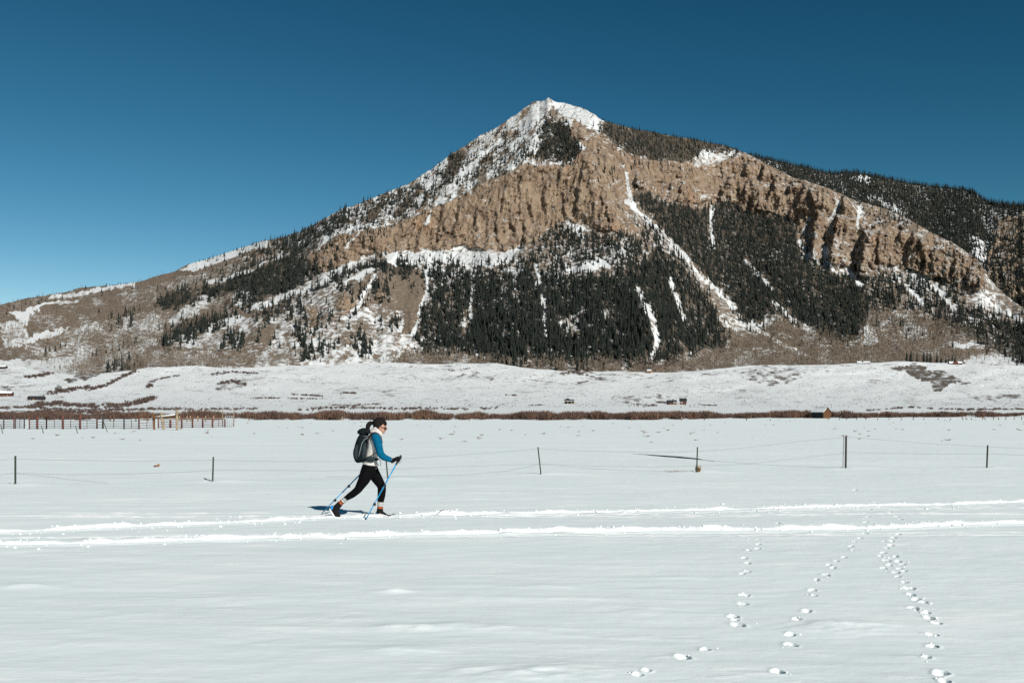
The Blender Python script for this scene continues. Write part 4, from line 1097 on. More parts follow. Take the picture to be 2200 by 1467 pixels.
scatter('valley_brush', (su - 1100) * sD / F, sD, sz - 0.2, sh * sD / F * 0.8, SHRUB, shrub_mat, 'low brown brush in strips across the snowy foothill', wide=(0.9, 1.5))
# sagebrush dots
n_ = 11000
su = RNG.uniform(-60, 2260, n_); sv = RNG.uniform(782, 876, n_); k = (sv > crest(su) + 2) & (RNG.random(n_) < np.clip(0.45 + 0.9 * fbm(su / 60, sv / 10, 451, 3), 0.06, 1)); su, sv = su[k], sv[k]
sD = foot_D(su, sv)
scatter('sagebrush', (su - 1100) * sD / F, sD, CZ + (HZ - sv) * sD / F - 0.1, RNG.uniform(0.35, 1.1, len(su)), [willow_arrays(680 + i, 10, 0.9, 0.10) for i in range(3)], shrub_mat, 'scattered dark sagebrush poking through the foothill snow')

# ================================================================== small mesh tools
def bm_box(bm, c, size, rot=None):
    M = Matrix.Translation(c) @ (rot.to_4x4() if rot else Matrix.Identity(4)) @ Matrix.Diagonal((*size, 1))
    bmesh.ops.create_cube(bm, size=1.0, matrix=M)
def bm_bar(bm, a, b, w, h=None):
    """square bar from a to b"""
    a = Vector(a); b = Vector(b); d = b - a
    q = d.to_track_quat('Z', 'Y').to_matrix()
    bm_box(bm, (a + b) / 2, (w, h or w, d.length), q)
def bm_tube(bm, pts, r, n=6, cap=True):
    pts = [Vector(p) for p in pts]
    rings = []
    for i, p in enumerate(pts):
        t = (pts[min(i + 1, len(pts) - 1)] - pts[max(i - 1, 0)]).normalized()
        s = t.cross(Vector((0, 1, 0)))
        if s.length < 0.1: s = t.cross(Vector((1, 0, 0)))
        s.normalize(); q = t.cross(s).normalized()
        rr = r[i] if isinstance(r, (list, tuple)) else r
        rings.append([bm.verts.new(p + s * rr * math.cos(k * 2 * PI / n) + q * rr * math.sin(k * 2 * PI / n)) for k in range(n)])
    for a, b in zip(rings[:-1], rings[1:]):
        for k in range(n): bm.faces.new((a[k], a[(k + 1) % n], b[(k + 1) % n], b[k]))
    if cap:
        bm.faces.new(rings[0][::-1]); bm.faces.new(rings[-1])
def bm_obj(name, bm, mat, parent=None, smooth=False, **kw):
    bmesh.ops.recalc_face_normals(bm, faces=bm.faces)
    me = bpy.data.meshes.new(name); bm.to_mesh(me); bm.free()
    if mat: me.materials.append(mat)
    if smooth:
        me.polygons.foreach_set('use_smooth', np.ones(len(me.polygons), bool))
    return link(name, me, parent, **kw)

steel_green = plain('post_green_paint', (0.045, 0.062, 0.045), 0.7, 0.3, 0.35, 30)
steel_brown = plain('post_weathered_steel', (0.070, 0.056, 0.046), 0.75, 0.3, 0.5, 25)
wire_mat = plain('fence_wire', (0.19, 0.19, 0.20), 0.6, 0.4, 0.3, 40)
galv = plain('galvanised_pipe', (0.38, 0.39, 0.40), 0.5, 0.4, 0.2, 12)
rust_red = plain('corral_red_paint', (0.135, 0.052, 0.040), 0.75, 0.3, 0.4, 3)
dark_steel = plain('corral_dark_steel', (0.050, 0.045, 0.045), 0.7, 0.3, 0.4, 3)
pale_wood = plain('pale_weathered_wood', (0.28, 0.225, 0.155), 0.9, 0.15, 0.4, 5)
brown_wood = plain('brown_weathered_wood', (0.16, 0.085, 0.045), 0.9, 0.15, 0.4, 5)
snow_lump_mat = plain('settled_snow', (0.84, 0.87, 0.87), 0.85, 0.05, 0.04, 8)
straw = plain('dry_grass', (0.36, 0.235, 0.115), 0.95, 0.1, 0.4, 20)

# ================================================================== BUILD: wire fence
fence = thing('wire_fence', 'sagging barbed wire fence on short steel posts crossing the snow behind the skier', 'fence', (0, 26, 0))
def in_fence(p): return Vector(p) - Vector((0, 26, 0))
POSTS = [((33, 1043), (33, 979), steel_green, 0.043), ((457, 1036), (459, 981), steel_green, 0.042), ((834, 1030), (828.5, 985), steel_green, 0.042),
         ((1163, 1020), (1155, 960), steel_green, 0.043), ((1497, 1014), (1499, 960), steel_green, 0.042), ((1817.5, 1006), (1818.5, 936), steel_brown, 0.066), ((2120, 1006), (2122.5, 956), steel_brown, 0.052)]
post_d = []
for (bu_, bv_), (tu_, tv_), mt, w in POSTS:
    d = gd(bv_); post_d.append((bu_, d))
    a = P(bu_, bv_, d); b = P(tu_, tv_, d)
    a.z -= 0.15
    bm = bmesh.new()
    q = (b - a).to_track_quat('Z', 'Y').to_matrix(); L = (b - a).length; mid = (a + b) / 2
    bm_box(bm, mid, (w, w * 0.18, L), q)                                    # flange of the T
    bm_box(bm, mid + q @ Vector((0, w * 0.33, 0)), (w * 0.16, w * 0.5, L * 0.998), q)    # stem
    for k in range(int(L / 0.055)):
        bm_box(bm, a + (b - a) * ((k + 0.5) * 0.055 / L) - q @ Vector((0, w * 0.15, 0)), (w * 0.55, w * 0.24, 0.022), q)
    for v in bm.verts: v.co -= Vector((0, 26, 0))
    bm_obj('post', bm, mt, fence)
d = gd(1006); bm = bmesh.new(); bm_tube(bm, [in_fence(P(1811.5, 1012, d)), in_fence(P(1813.5, 934, d))], 0.022, 8)
bm_obj('brace_post', bm, galv, fence)
pu_ = [p[0] for p in post_d]; pi_ = [1 / p[1] for p in post_d]
def fence_d(u): return 1 / np.interp(u, [-300] + pu_ + [2500], [pi_[0] * 1.02] + pi_ + [pi_[-1]])
WIRES = [
    [(-120, 990), (0, 988.5), (33, 986), (150, 989), (300, 990), (459, 988), (600, 991), (760, 991), (829, 988), (930, 981), (1050, 973), (1156, 964), (1250, 968), (1330, 970.5), (1420, 971.5), (1499, 969)],
    [(1499, 969), (1560, 966), (1640, 957), (1720, 948), (1814, 939), (1818, 938), (1900, 945), (2000, 953), (2122, 959.5), (2200, 963), (2330, 968)],
    [(-120, 1024), (0, 1020.5), (33, 1016), (150, 1019), (250, 1018.5), (360, 1015), (458, 1010.5), (560, 1010), (700, 1011), (831, 1008), (930, 1004), (1050, 1000), (1159, 996)],
    [(1159, 996), (1250, 1000), (1330, 1002), (1420, 1002.5), (1498, 1000.5), (1600, 997), (1700, 986), (1814, 973), (1818, 971.5), (1900, 973), (2000, 975), (2121, 974.5), (2200, 978), (2330, 983)],
    [(33, 1017), (90, 1022), (150, 1030), (232, 1037.5)], [(700, 1024), (860, 1023), (1000, 1020), (1090, 1012), (1159, 997)], [(1159, 997), (1220, 1002), (1290, 1008), (1380, 1011), (1440, 1011.5), (1497, 1010)],
    [(1499, 987), (1560, 992), (1640, 998), (1700, 1001), (1780, 1004)],
]
for wpts in WIRES:
    us_ = np.array([p[0] for p in wpts], float); vs_ = np.array([p[1] for p in wpts], float)
    uu = np.arange(us_[0], us_[-1] + 0.1, 9.0); vv = np.interp(uu, us_, vs_)
    k5 = np.array([1, 2, 3, 2, 1]) / 9.0
    if len(vv) > 8: vv[2:-2] = np.convolve(vv, k5, 'valid')
    pts = [in_fence(P(a, b, float(fence_d(a)))) for a, b in zip(uu, vv)]
    bm = bmesh.new(); bm_tube(bm, pts, 0.0025, 4, False)
    for i in range(0, len(pts) - 1, 1):
        c = pts[i]; r1 = Vector((random.uniform(-1, 1), 0, random.uniform(-1, 1))).normalized() * 0.014
        bm_bar(bm, c - r1, c + r1, 0.003)
    bm_obj('wire', bm, wire_mat, fence)

# dark tapered tube laid as a streak and other odds and ends in the snow
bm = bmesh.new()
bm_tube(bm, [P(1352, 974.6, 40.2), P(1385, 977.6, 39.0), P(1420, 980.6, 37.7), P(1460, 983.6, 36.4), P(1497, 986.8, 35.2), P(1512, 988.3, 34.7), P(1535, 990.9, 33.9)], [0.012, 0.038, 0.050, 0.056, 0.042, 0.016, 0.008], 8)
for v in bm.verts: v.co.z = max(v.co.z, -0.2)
bm_obj('dark_streak', bm, plain('dark_bluish_streak', (0.040, 0.050, 0.075), 0.8, 0.2, 0.3, 4), None, True, label='long dark bluish streak on the snow left of the grassy fence post', category='pole')

def tuft(name, p, n, h, spread, mat, label, cat):
    bm = bmesh.new()
    for k in range(n):
        a = random.uniform(0, 6.28); r = spread * random.random() ** 0.6
        e = Vector((p[0] + r * math.cos(a), p[1] + r * math.sin(a) * 0.6, p[2] + h * random.uniform(0.4, 1)))
        b = Vector((p[0] + 0.35 * r * math.cos(a), p[1] + 0.35 * r * math.sin(a), p[2] - 0.03))
        q = random.uniform(0, 3.14); w = Vector((0.007 * math.cos(q), 0.007 * math.sin(q), 0))
        vs = [bm.verts.new(b - w), bm.verts.new(b + w), bm.verts.new(e)]
        bm.faces.new(vs)
    return bm_obj(name, bm, mat, None, False, label=label, category=cat)
tuft('grass_clump', GP(1499, 1013.5) - Vector((0, 0.06, 0)), 200, 0.24, 0.11, straw, 'tangle of dry tan grass caught at the foot of a fence post', 'grass clump')
tuft('grass_wisp', GP(1455, 1013), 90, 0.05, 0.55, plain('red_grass', (0.30, 0.13, 0.07), 0.95, 0.1, 0.3, 20), 'flattened red-brown grass on the snow left of the grassy fence post', 'grass')
def lump(name, p, size, mat, label, cat, seed, parent=None, kind=None):
    r = random.Random(seed); bm = bmesh.new()
    bmesh.ops.create_icosphere(bm, subdivisions=2, radius=1.0)
    for v in bm.verts:
        k = 1 + 0.35 * (r.random() - 0.5)
        v.co = Vector((v.co.x * size[0] * k, v.co.y * size[1] * k, v.co.z * size[2] * k)) + Vector(p)
    return bm_obj(name, bm, mat, parent, False, label=label, category=cat, kind=kind)
hay = lump('hay_lump', GP(335, 1003) + Vector((0, 0, 0.02)), (0.07, 0.06, 0.03), brown_wood, 'small brown lump lying on the snow between the left fence posts', 'lump', 3)
hb = bmesh.new(); c = GP(338, 1003) + Vector((0.02, 0, 0.05))
for k in range(24):
    hb.faces.new([hb.verts.new(c + Vector((random.uniform(-.07, .05), random.uniform(-.05, .05), -0.04))), hb.verts.new(c + Vector((random.uniform(-.05, .05), random.uniform(-.05, .05), -0.03))), hb.verts.new(c + Vector((random.uniform(-.02, .07), random.uniform(-.04, .04), random.uniform(0, .06))))])
bm_obj('straw', hb, straw, hay)
# short stub beside the second post
bm = bmesh.new(); bm_tube(bm, [GP(439, 1033) + Vector((0, 0, 0.05)), GP(451, 1035.5)], [0.015, 0.012], 6); bm_obj('broken_stick', bm, dark_steel, None, False, label='short dark stick poking out of the snow beside a green post', category='stick')

# ================================================================== BUILD: corral
def bar_child(name, a, b, w, mat, root):
    bm = bmesh.new(); o = root.location
    bm_tube(bm, [Vector(a) - o, Vector(b) - o], w / 2, 6); return bm_obj(name, bm, mat, root, True)
def corral_panel(u0, b0, u1, b1, top0, top1, rails, mids, mat, railmat, label, feet=True, pw=0.10):
    d0, d1 = gd(b0), gd(b1)
    def pt(t, f):
        d = d0 + (d1 - d0) * t; u = u0 + (u1 - u0) * t
        vb = b0 + (b1 - b0) * t; vt = top0 + (top1 - top0) * t
        return P(u, vb + (vt - vb) * f, d)
    t = thing('corral_panel', label, 'corral panel', (pt(0.5, 0).x, pt(0.5, 0).y, 0), 0, 'metal corral panels at the far left')
    for f in (0.0, 1.0): bar_child('post', pt(f, -0.05), pt(f, 1.0), pw, mat, t)
    for f in mids: bar_child('upright', pt(f, 0.05), pt(f, 0.97), 0.055, mat, t)
    for f in rails: bar_child('rail', pt(0, f), pt(1, f), 0.050, railmat, t)
    return t
R6 = (0.10, 0.24, 0.40, 0.57, 0.75, 0.97); R5 = (0.10, 0.28, 0.48, 0.70, 0.97)
PANELS = [(-30, 922, 8, 922, 893, R6, (), 0), (8, 921, 30, 921, 894, R6, (), 1), (33, 921, 52, 921, 893, R6, (0.5,), 0), (63, 922, 79, 921, 894, R6, (), 1), (81, 922, 100, 921.5, 894, R6, (), 1),
          (100, 921.5, 134, 921, 893, R6, (0.5,), 1), (136, 922, 171, 921, 893, R6, (0.45,), 1), (173, 922, 208, 921, 891, R6, (0.4,), 1), (209, 921, 220, 921, 890, R5, (), 0), (222, 921, 266, 921, 898, R5, (0.5,), 0), (267, 922, 298, 921, 898, R5, (0.5,), 0),
          (299, 922, 332, 920, 894, R5, (0.5,), 1), (340, 920, 365, 919, 901, R5, (0.5,), 1), (367, 919, 390, 919, 901, R5, (), 1), (391, 919, 413, 919, 899, R5, (), 1), (414, 919, 435, 918.5, 899, R5, (), 1), (436, 918.5, 456, 918.5, 900, R5, (), 1), (457, 918.5, 483, 918, 899, R5, (0.5,), 1)]
names = ['cut off by the left picture edge', 'second from the left picture edge', 'under the raised gate arch', 'right of the gate arch', 'narrow, fourth post from the left', 'with one dark centre bar, near the left end',
         'broad, in the middle of the left run', 'broad, right end of the left run', 'narrow dark gate section', 'with bluish dark rails, left of the wooden frame', 'dark, third left of the wooden posts', 'dull red, touching the brown wooden post', 'dull red, between the wooden posts',
         'dull red, behind the tall wooden post', 'dull red, first right of the wooden frame', 'dull red, second right of the wooden frame', 'dull red, third right of the wooden frame', 'dull red, next to the mesh gate']
for (u0, b0, u1, b1, tp, rl, md, red), nm in zip(PANELS, names):
    corral_panel(u0, b0, u1, b1, tp, tp + random.uniform(-0.4, 0.6), rl, md, rust_red if red else dark_steel, rust_red if red and u0 > 290 else dark_steel, 'metal pipe corral panel ' + nm, pw=0.13 if red else 0.10)
g = thing('gate_arch', 'tall thin pipe arch rising above the corral at far left', 'gate', (P(43, 921, 98).x, 98, 0))
for u in (33.5, 53): bar_child('post', P(u, 922, 98.5), P(u, 883, 98.5), 0.06, dark_steel, g)
bar_child('crossbar', P(33.5, 882.5, 98.5), P(53, 883, 98.5), 0.06, dark_steel, g)
g = thing('mesh_gate', 'pale square-mesh metal gate at the right end of the corral', 'gate', (P(493, 918, 107).x, 107, 0))
for u in (485, 489, 493, 497, 500.5): bar_child('upright', P(u, 919, 107), P(u, 893.5, 107), 0.05, galv, g)
for v in (893.5, 898, 903, 908, 913, 917.5): bar_child('rail', P(485, v, 107), P(500.5, v, 107), 0.045, galv, g)
for u, lab in ((478, 'thin pale pole left of the mesh gate'), (502, 'thin pale pole at the corral end beside the mesh gate')):
    bm = bmesh.new(); bm_tube(bm, [P(u, 919, 112), P(u + 0.6, 877, 112)], [0.06, 0.045], 6); bm_obj('thin_pole', bm, pale_wood, None, True, label=lab, category='pole')
# wooden frame
g = thing('wooden_frame', 'three weathered log posts carrying a snow-topped beam in front of the corral', 'log frame', (P(355, 923, 93).x, 93, 0))
def log_child(name, pts, rad, mat, par, n=10):
    bm = bmesh.new(); o = g.location
    L = []
    for a, b in zip(pts[:-1], pts[1:]):
        for k in range(4): L.append(Vector(a).lerp(Vector(b), k / 4))
    L.append(Vector(pts[-1]))
    bm_tube(bm, [p - o for p in L], [rad * random.uniform(0.9, 1.1) for _ in L], n)
    return bm_obj(name, bm, mat, par)
log_child('post', [P(331.5, 924, 93), P(329, 886, 93)], 0.105, brown_wood, g)
log_child('post', [P(353, 925, 92.5), P(348.5, 905, 92.5), P(346.5, 886, 92.5)], 0.115, pale_wood, g)
log_child('post', [P(380.5, 925, 92), P(380, 880, 92)], 0.120, pale_wood, g)
bmn = log_child('beam', [P(330, 896.5, 92.8), P(347, 896, 92.6), P(366, 894.5, 92.4), P(381, 892.5, 92.2)], 0.115, brown_wood, g)
bm = bmesh.new(); pts = [P(333, 895.0, 92.7), P(347, 893.8, 92.5), P(364, 892.0, 92.3), P(378, 889.8, 92.1)]
bm_tube(bm, [p - g.location for p in pts], [0.03, 0.06, 0.06, 0.05], 8); bm_obj('snow_cap', bm, snow_lump_mat, bmn, True)
bm = bmesh.new(); bm_bar(bm, P(350, 898.5, 92.9) - g.location, P(380, 896, 92.5) - g.location, 0.20, 0.06); bm_obj('hanging_plank', bm, plain('dark_plank', (0.06, 0.04, 0.03), 0.9, 0.1, 0.3, 4), g)
# back rail fence
g = thing('rail_fence', 'low pale rail fence behind the corral panels', 'fence', (P(430, 904, 175).x, 175, 0))
for u in (237, 245, 292, 318, 340, 386, 402, 409, 425, 442, 459, 478): bar_child('post', P(u, 905, 175), P(u, 893, 175), 0.20, pale_wood if u > 380 else brown_wood, g)
for v in (894.5, 898.5): bar_child('rail', P(232, v + 0.8, 175), P(480, v, 175), 0.12, rust_red if v < 896 else pale_wood, g)
# leaning stakes in front
for (ub, vb, ut, vt), lab in zip(((6, 931, 1.5, 912), (94, 931, 88.5, 914), (167, 931, 162, 914), (231, 928, 223, 907)), ('first from the left edge', 'second from the left edge', 'third from the left edge', 'fourth and tallest')):
    d = gd(vb); bm = bmesh.new(); bm_tube(bm, [P(ub, vb + 1, d), P(ut, vt, d)], 0.028, 6); bm_obj('leaning_stake', bm, dark_steel, None, True, label='thin dark stake leaning left before the corral, ' + lab, category='stake', group='leaning stakes before the corral')
# old fence line at the far right and pegs along the willows
g = thing('old_fence', 'row of crooked old posts along the willows at far right', 'fence', (P(1980, 902, 205).x, 205, 0))
for u, h, lean in ((1780, 4, 0), (1803, 4, 1), (1819, 5, 0), (1840, 6, 1), (1860, 5, 0), (1885, 5, 1), (1910, 4, 0), (1936, 5, 1), (1963, 7, -1), (1985, 5, 0), (2015, 5, 1), (2043, 5, -1), (2070, 9, -4), (2080, 6, -6), (2090, 5, -4), (2111, 10, 0), (2120, 9, -9), (2133, 9, 3), (2145, 6, 0), (2160, 9, 2), (2179, 7, 0), (2195, 8, 0)):
    bar_child('post', P(u, 904, 205), P(u + lean, 904 - h - 1, 205), 0.16, brown_wood, g)
g = thing('willow_edge_fence', 'scattered short posts along the front of the willow thicket', 'fence', (P(1000, 903, 195).x, 195, 0))
for u, h in ((630, 7), (735, 10), (921, 8), (1009, 8), (1357, 8), (1464, 9), (1513, 7), (1604, 6), (1655, 5), (535, 8), (548, 8)):
    bar_child('post', P(u, 905, 195), P(u, 905 - h, 195), 0.20, pale_wood if u in (735, 921, 1464) else brown_wood, g)

# ================================================================== dry stalks and crumbs of snow
n_ = 420
gu_ = RNG.uniform(-40, 2240, n_); gv_ = 899 + 50 * RNG.random(n_) ** 2.0 + 3 * fbm(gu_ / 90, gu_ * 0, 501, 2)
k = RNG.random(n_) < np.clip(0.5 + fbm(gu_ / 60, gv_ / 6, 503, 2), 0.1, 1); gu_, gv_ = gu_[k], gv_[k]
dd = gd(gv_)
scatter('dry_stalks', (gu_ - 1100) * dd / F, dd, np.zeros(len(dd)), RNG.uniform(0.05, 0.16, len(dd)), [willow_arrays(700 + i, 9, 1.6, 0.12) for i in range(3)], plain('dry_stalk', (0.21, 0.12, 0.08), 0.95, 0.1, 0.4, 2), 'dry brown stalks and clods showing through the far snow', wide=(1.0, 2.2))
cu, cv, ch = [], [], []
for half, pl in TRACKS:
    n_ = 600; t = RNG.uniform(-50, 2250, n_)
    v0 = np.interp(t, [p[0] for p in pl], [p[1] for p in pl]) + RNG.normal(0, 4.5, n_); cu.append(t); cv.append(v0); ch.append(0.006 + 0.016 * RNG.random(n_) ** 3)
for (a, b) in PRINTS:
    n_ = 3; cu.append(a + RNG.normal(0, 14, n_)); cv.append(b + RNG.normal(0, 4, n_)); ch.append(0.003 + 0.008 * RNG.random(n_) ** 2)
cu, cv, ch = map(np.concatenate, (cu, cv, ch))
ok = cv < 1500; cu, cv, ch = cu[ok], cv[ok], ch[ok]
dd = gd(cv); xx = (cu - 1100) * dd / F
zz = np.array([ground_z(a, b) for a, b in zip(xx, dd)])
ICO = []
for i in range(3):
    bm = bmesh.new(); bmesh.ops.create_icosphere(bm, subdivisions=1, radius=1.0); r = random.Random(i)
    ICO.append((np.array([[c * r.uniform(0.7, 1.25) for c in v.co] for v in bm.verts]), np.array([[v.index for v in f.verts] for f in bm.faces]))); bm.free()
scatter('snow_crumbs', xx, dd, zz + ch * 0.3, ch, ICO, snow_lump_mat, 'small crumbs of snow thrown up along the ski tracks', wide=(0.8, 1.5))

# ================================================================== BUILD: cabins and shed
log_red = plain('red_brown_siding', (0.115, 0.050, 0.034), 0.85, 0.15, 0.3, 0.8)
log_dark = plain('dark_siding', (0.040, 0.033, 0.030), 0.85, 0.15, 0.3, 0.8)
log_tan = plain('tan_siding', (0.30, 0.185, 0.095), 0.85, 0.15, 0.25, 0.8)
plank_m = plain('orange_brown_planks', (0.130, 0.064, 0.028), 0.9, 0.12, 0.45, 3.0)
shed_shaded = plain('shaded_shed_siding', (0.030, 0.036, 0.036), 0.9, 0.1, 0.3, 2.0)  # near-black: shade on the shed's left side put into the wall colour
roof_dark = plain('dark_roof_metal', (0.035, 0.033, 0.036), 0.6, 0.3, 0.2, 0.5)
roof_snow = plain('roof_snow', (0.80, 0.83, 0.84), 0.9, 0.05, 0.05, 0.6)
glass_m = plain('window_glass', (0.02, 0.025, 0.03), 0.15, 0.6, 0.1, 1.0)
trim_m = plain('pale_trim', (0.45, 0.36, 0.24), 0.85, 0.15, 0.2, 2.0)

def wall_prism(w, dp, h, rh, along_x=True):
    """walls with gables; ridge along x (eaves face the camera) or along y (gable faces the camera)"""
    bm = bmesh.new(); a, b = w / 2, dp / 2
    base = [(-a, -b), (a, -b), (a, b), (-a, b)]
    lo = [bm.verts.new((x, y, -1.0)) for x, y in base]; hi = [bm.verts.new((x, y, h)) for x, y in base]
    if along_x: r = [bm.verts.new((-a, 0, h + rh)), bm.verts.new((a, 0, h + rh))]
    else: r = [bm.verts.new((0, -b, h + rh)), bm.verts.new((0, b, h + rh))]
    for i in range(4): bm.faces.new((lo[i], lo[(i + 1) % 4], hi[(i + 1) % 4], hi[i]))
    if along_x:
        bm.faces.new((hi[3], hi[0], r[0])); bm.faces.new((hi[1], hi[2], r[1])); bm.faces.new((hi[0], hi[1], r[1], r[0])); bm.faces.new((hi[2], hi[3], r[0], r[1]))
    else:
        bm.faces.new((hi[0], hi[1], r[0])); bm.faces.new((hi[2], hi[3], r[1])); bm.faces.new((hi[1], hi[2], r[1], r[0])); bm.faces.new((hi[3], hi[0], r[0], r[1]))
    return bm
def roof_slabs(w, dp, h, rh, along_x, over, th, side=None, lift=0.0, f0=0.0, f1=1.0):
    """one slab per slope; side None = both; f0..f1 = part of the slope from eave to ridge"""
    bm = bmesh.new(); a, b = w / 2 + over, dp / 2 + over
    half = (dp if along_x else w) / 2
    e = rh / half * over
    for s in (-1, 1):
        if side and s != side: continue
        def pt(f, end, z):
            q = s * (half + over) * (1 - f); zz = h - e + (rh + e) * f + z
            return (end * a, q, zz) if along_x else (q, end * b, zz)
        vs = []
        for z in (lift + 0.02, lift + 0.02 + th):
            for f, end in ((f0, -1), (f0, 1), (f1, 1), (f1, -1)): vs.append(bm.verts.new(pt(f, end, z)))
        for q in ((0, 1, 2, 3), (4, 5, 6, 7), (0, 1, 5, 4), (1, 2, 6, 5), (2, 3, 7, 6), (3, 0, 4, 7)): bm.faces.new([vs[i] for i in q])
    return bm
def box_child(name, c, size, mat, root):
    bm = bmesh.new(); bm_box(bm, Vector(c), size); return bm_obj(name, bm, mat, root)
def cabin(u, vb, D, w, dp, h, rh, rz, along_x, wm, rm, label, snow=None, wins=(), doors=(), porch=None, chim=None, cat='cabin', name='cabin'):
    p = P(u, vb, D)
    t = thing(name, label, cat, p, rz)
    bm_obj('wall', wall_prism(w, dp, h, rh, along_x), wm, t)
    rf = bm_obj('roof', roof_slabs(w, dp, h, rh, along_x, 0.5, 0.16), rm, t)
    if snow is not None:
        f0, f1 = snow; bm_obj('roof_snow', roof_slabs(w, dp, h, rh, along_x, 0.42, 0.22, None, 0.17, f0, f1), roof_snow, rf)
    if chim: box_child('chimney', (chim, 0.0, h + rh + 0.3), (0.7, 0.7, 1.8), log_dark, rf)
    for (x, z, ww, hh) in wins:
        wd_ = box_child('window', (x, -dp / 2 - 0.02, z), (ww, 0.10, hh), glass_m, t); box_child('sill', (x, -dp / 2 - 0.06, z - hh / 2 - 0.08), (ww + 0.3, 0.2, 0.14), trim_m, wd_)
    for (x, ww, hh) in doors: box_child('door', (x, -dp / 2 - 0.03, hh / 2), (ww, 0.12, hh), log_tan, t)
    if porch:
        x0, x1, z, out = porch
        pr = box_child('porch_roof', ((x0 + x1) / 2, -dp / 2 - out / 2, z), (x1 - x0, out, 0.18), rm, t)
        box_child('porch_snow', ((x0 + x1) / 2, -dp / 2 - out / 2, z + 0.25), (x1 - x0 - 0.1, out - 0.1, 0.30), roof_snow, pr)
        for x in np.linspace(x0 + 0.2, x1 - 0.2, 4): box_child('porch_post', (x, -dp / 2 - out + 0.2, z / 2 - 0.6), (0.28, 0.28, z + 1.0), trim_m, t)
    return t
def fD(u, v): return float(foot_D(np.array([float(u)]), np.array([float(v)]))[0])
d = fD(1442, 869); k = d / F
cabin(1443, 869, d, 19 * k, 12 * k, 4.2 * k, 5.2 * k, 0.12, True, log_red, roof_dark, 'low red-brown cabin with dark roof, left one of the pair', None, ((-5 * k, 2.2 * k, 2.2 * k, 1.8 * k),), ((-1 * k, 1.6 * k, 3 * k),), (1 * k, 10 * k, 4.0 * k, 3.5 * k), 3 * k)
d = fD(1467, 869); k = d / F
cabin(1467.5, 869, d, 13.5 * k, 12 * k, 8.2 * k, 5.2 * k, -0.20, True, log_red, roof_dark, 'taller red-brown cabin with dark roof, right one of the pair', None, ((-2.5 * k, 6.3 * k, 1.8 * k, 1.8 * k), (2.5 * k, 6.3 * k, 1.8 * k, 1.8 * k), (3.2 * k, 2.2 * k, 1.8 * k, 2.2 * k)), (), (-10 * k, 0, 4.0 * k, 3.0 * k))
d = fD(1223, 867); k = d / F
cabin(1223, 867, d, 20 * k, 10 * k, 5.4 * k, 3.0 * k, 0.0, True, log_dark, roof_dark, 'dark cabin with a white snowy porch roof standing alone on the bench', None, ((-3 * k, 2.5 * k, 2 * k, 2 * k), (3 * k, 2.5 * k, 3 * k, 2 * k)), ((7 * k, 1.6 * k, 3.2 * k),), (-12 * k, 12.5 * k, 5.0 * k, 4.0 * k), -3 * k)
box = bpy.data.objects['cabin.002'] if 'cabin.002' in bpy.data.objects else None
bm = wall_prism(10 * k, 8 * k, 2.6 * k, 2.6 * k, False)
for v in bm.verts: v.co = Vector((v.co.x - 3.5 * k, v.co.y, max(v.co.z, 0) + 6.6 * k))
bm_obj('upper_storey', bm, log_dark, box)
d = fD(12, 851); k = d / F
cabin(10, 851, d, 32 * k, 14 * k, 5.0 * k, 5.5 * k, 0.1, True, log_red, roof_dark, 'rust-brown lodge with patchy snow on its roof at the left edge', (0.25, 0.95), ((-8 * k, 2.6 * k, 3 * k, 2.2 * k), (0, 2.6 * k, 3 * k, 2.2 * k)), ((8 * k, 2 * k, 3.5 * k),), None, 6 * k, 'lodge', 'lodge')
d = fD(78, 859); k = d / F
cabin(78.5, 859.5, d, 33 * k, 12 * k, 4.0 * k, 4.6 * k, 0.05, True, log_dark, roof_dark, 'long black-roofed barn low on the left foothill', None, ((-10 * k, 2 * k, 2 * k, 1.6 * k), (4 * k, 2 * k, 2 * k, 1.6 * k)), ((-4 * k, 3 * k, 3.2 * k),), None, None, 'barn', 'barn')
d = fD(6, 792); k = d / F
cabin(5, 792, d, 18 * k, 10 * k, 3.4 * k, 3.2 * k, -0.1, True, log_dark, roof_dark, 'small dark house with snow on its roof at the left edge above the lodge', (0.2, 0.9), ((-3 * k, 1.8 * k, 2 * k, 1.5 * k), (5 * k, 1.8 * k, 2 * k, 1.5 * k)), (), None, None, 'house', 'house')
d = fD(1395, 801); k = d / F
cabin(1395.5, 801, d, 8 * k, 8 * k, 4.0 * k, 3.2 * k, -0.5, True, log_tan, roof_dark, 'tiny tan cabin with snowy roof at the edge of the aspens', (0.05, 0.95), ((1 * k, 2.2 * k, 1.5 * k, 1.5 * k),), ((-2 * k, 1.4 * k, 2.6 * k),))
d = FOOT_D(crest(1855)) ; k = d / F
cabin(1846, 781.5, d, 10 * k, 8 * k, 2.4 * k, 2.6 * k, 0, True, log_dark, roof_dark, 'low snow-roofed outbuilding on the bench skyline', (0.05, 0.98), ((0, 1.2 * k, 2 * k, 1.1 * k),), (), None, None, 'outbuilding', 'outbuilding')
cabin(1860, 781.5, d, 15 * k, 9 * k, 3.0 * k, 3.4 * k, 0.2, True, log_red, roof_dark, 'low red-brown house on the bench skyline with dark roof peak', (0.05, 0.62), ((-3 * k, 1.6 * k, 2 * k, 1.2 * k), (3 * k, 1.6 * k, 2 * k, 1.2 * k)), (), None, None, 'house', 'house')
d = FOOT_D(crest(2050)) - 8; k = d / F
t = cabin(2052, 785.5, d, 26 * k, 10 * k, 5.0 * k, 4.0 * k, -0.1, True, log_dark, roof_dark, 'dark house with snow roof right of the conifer row on the bench', (0.1, 0.9), ((-8 * k, 2.6 * k, 3 * k, 1.8 * k), (8 * k, 2.6 * k, 3 * k, 1.8 * k)), ((4 * k, 1.6 * k, 3 * k),), None, None, 'house', 'house')
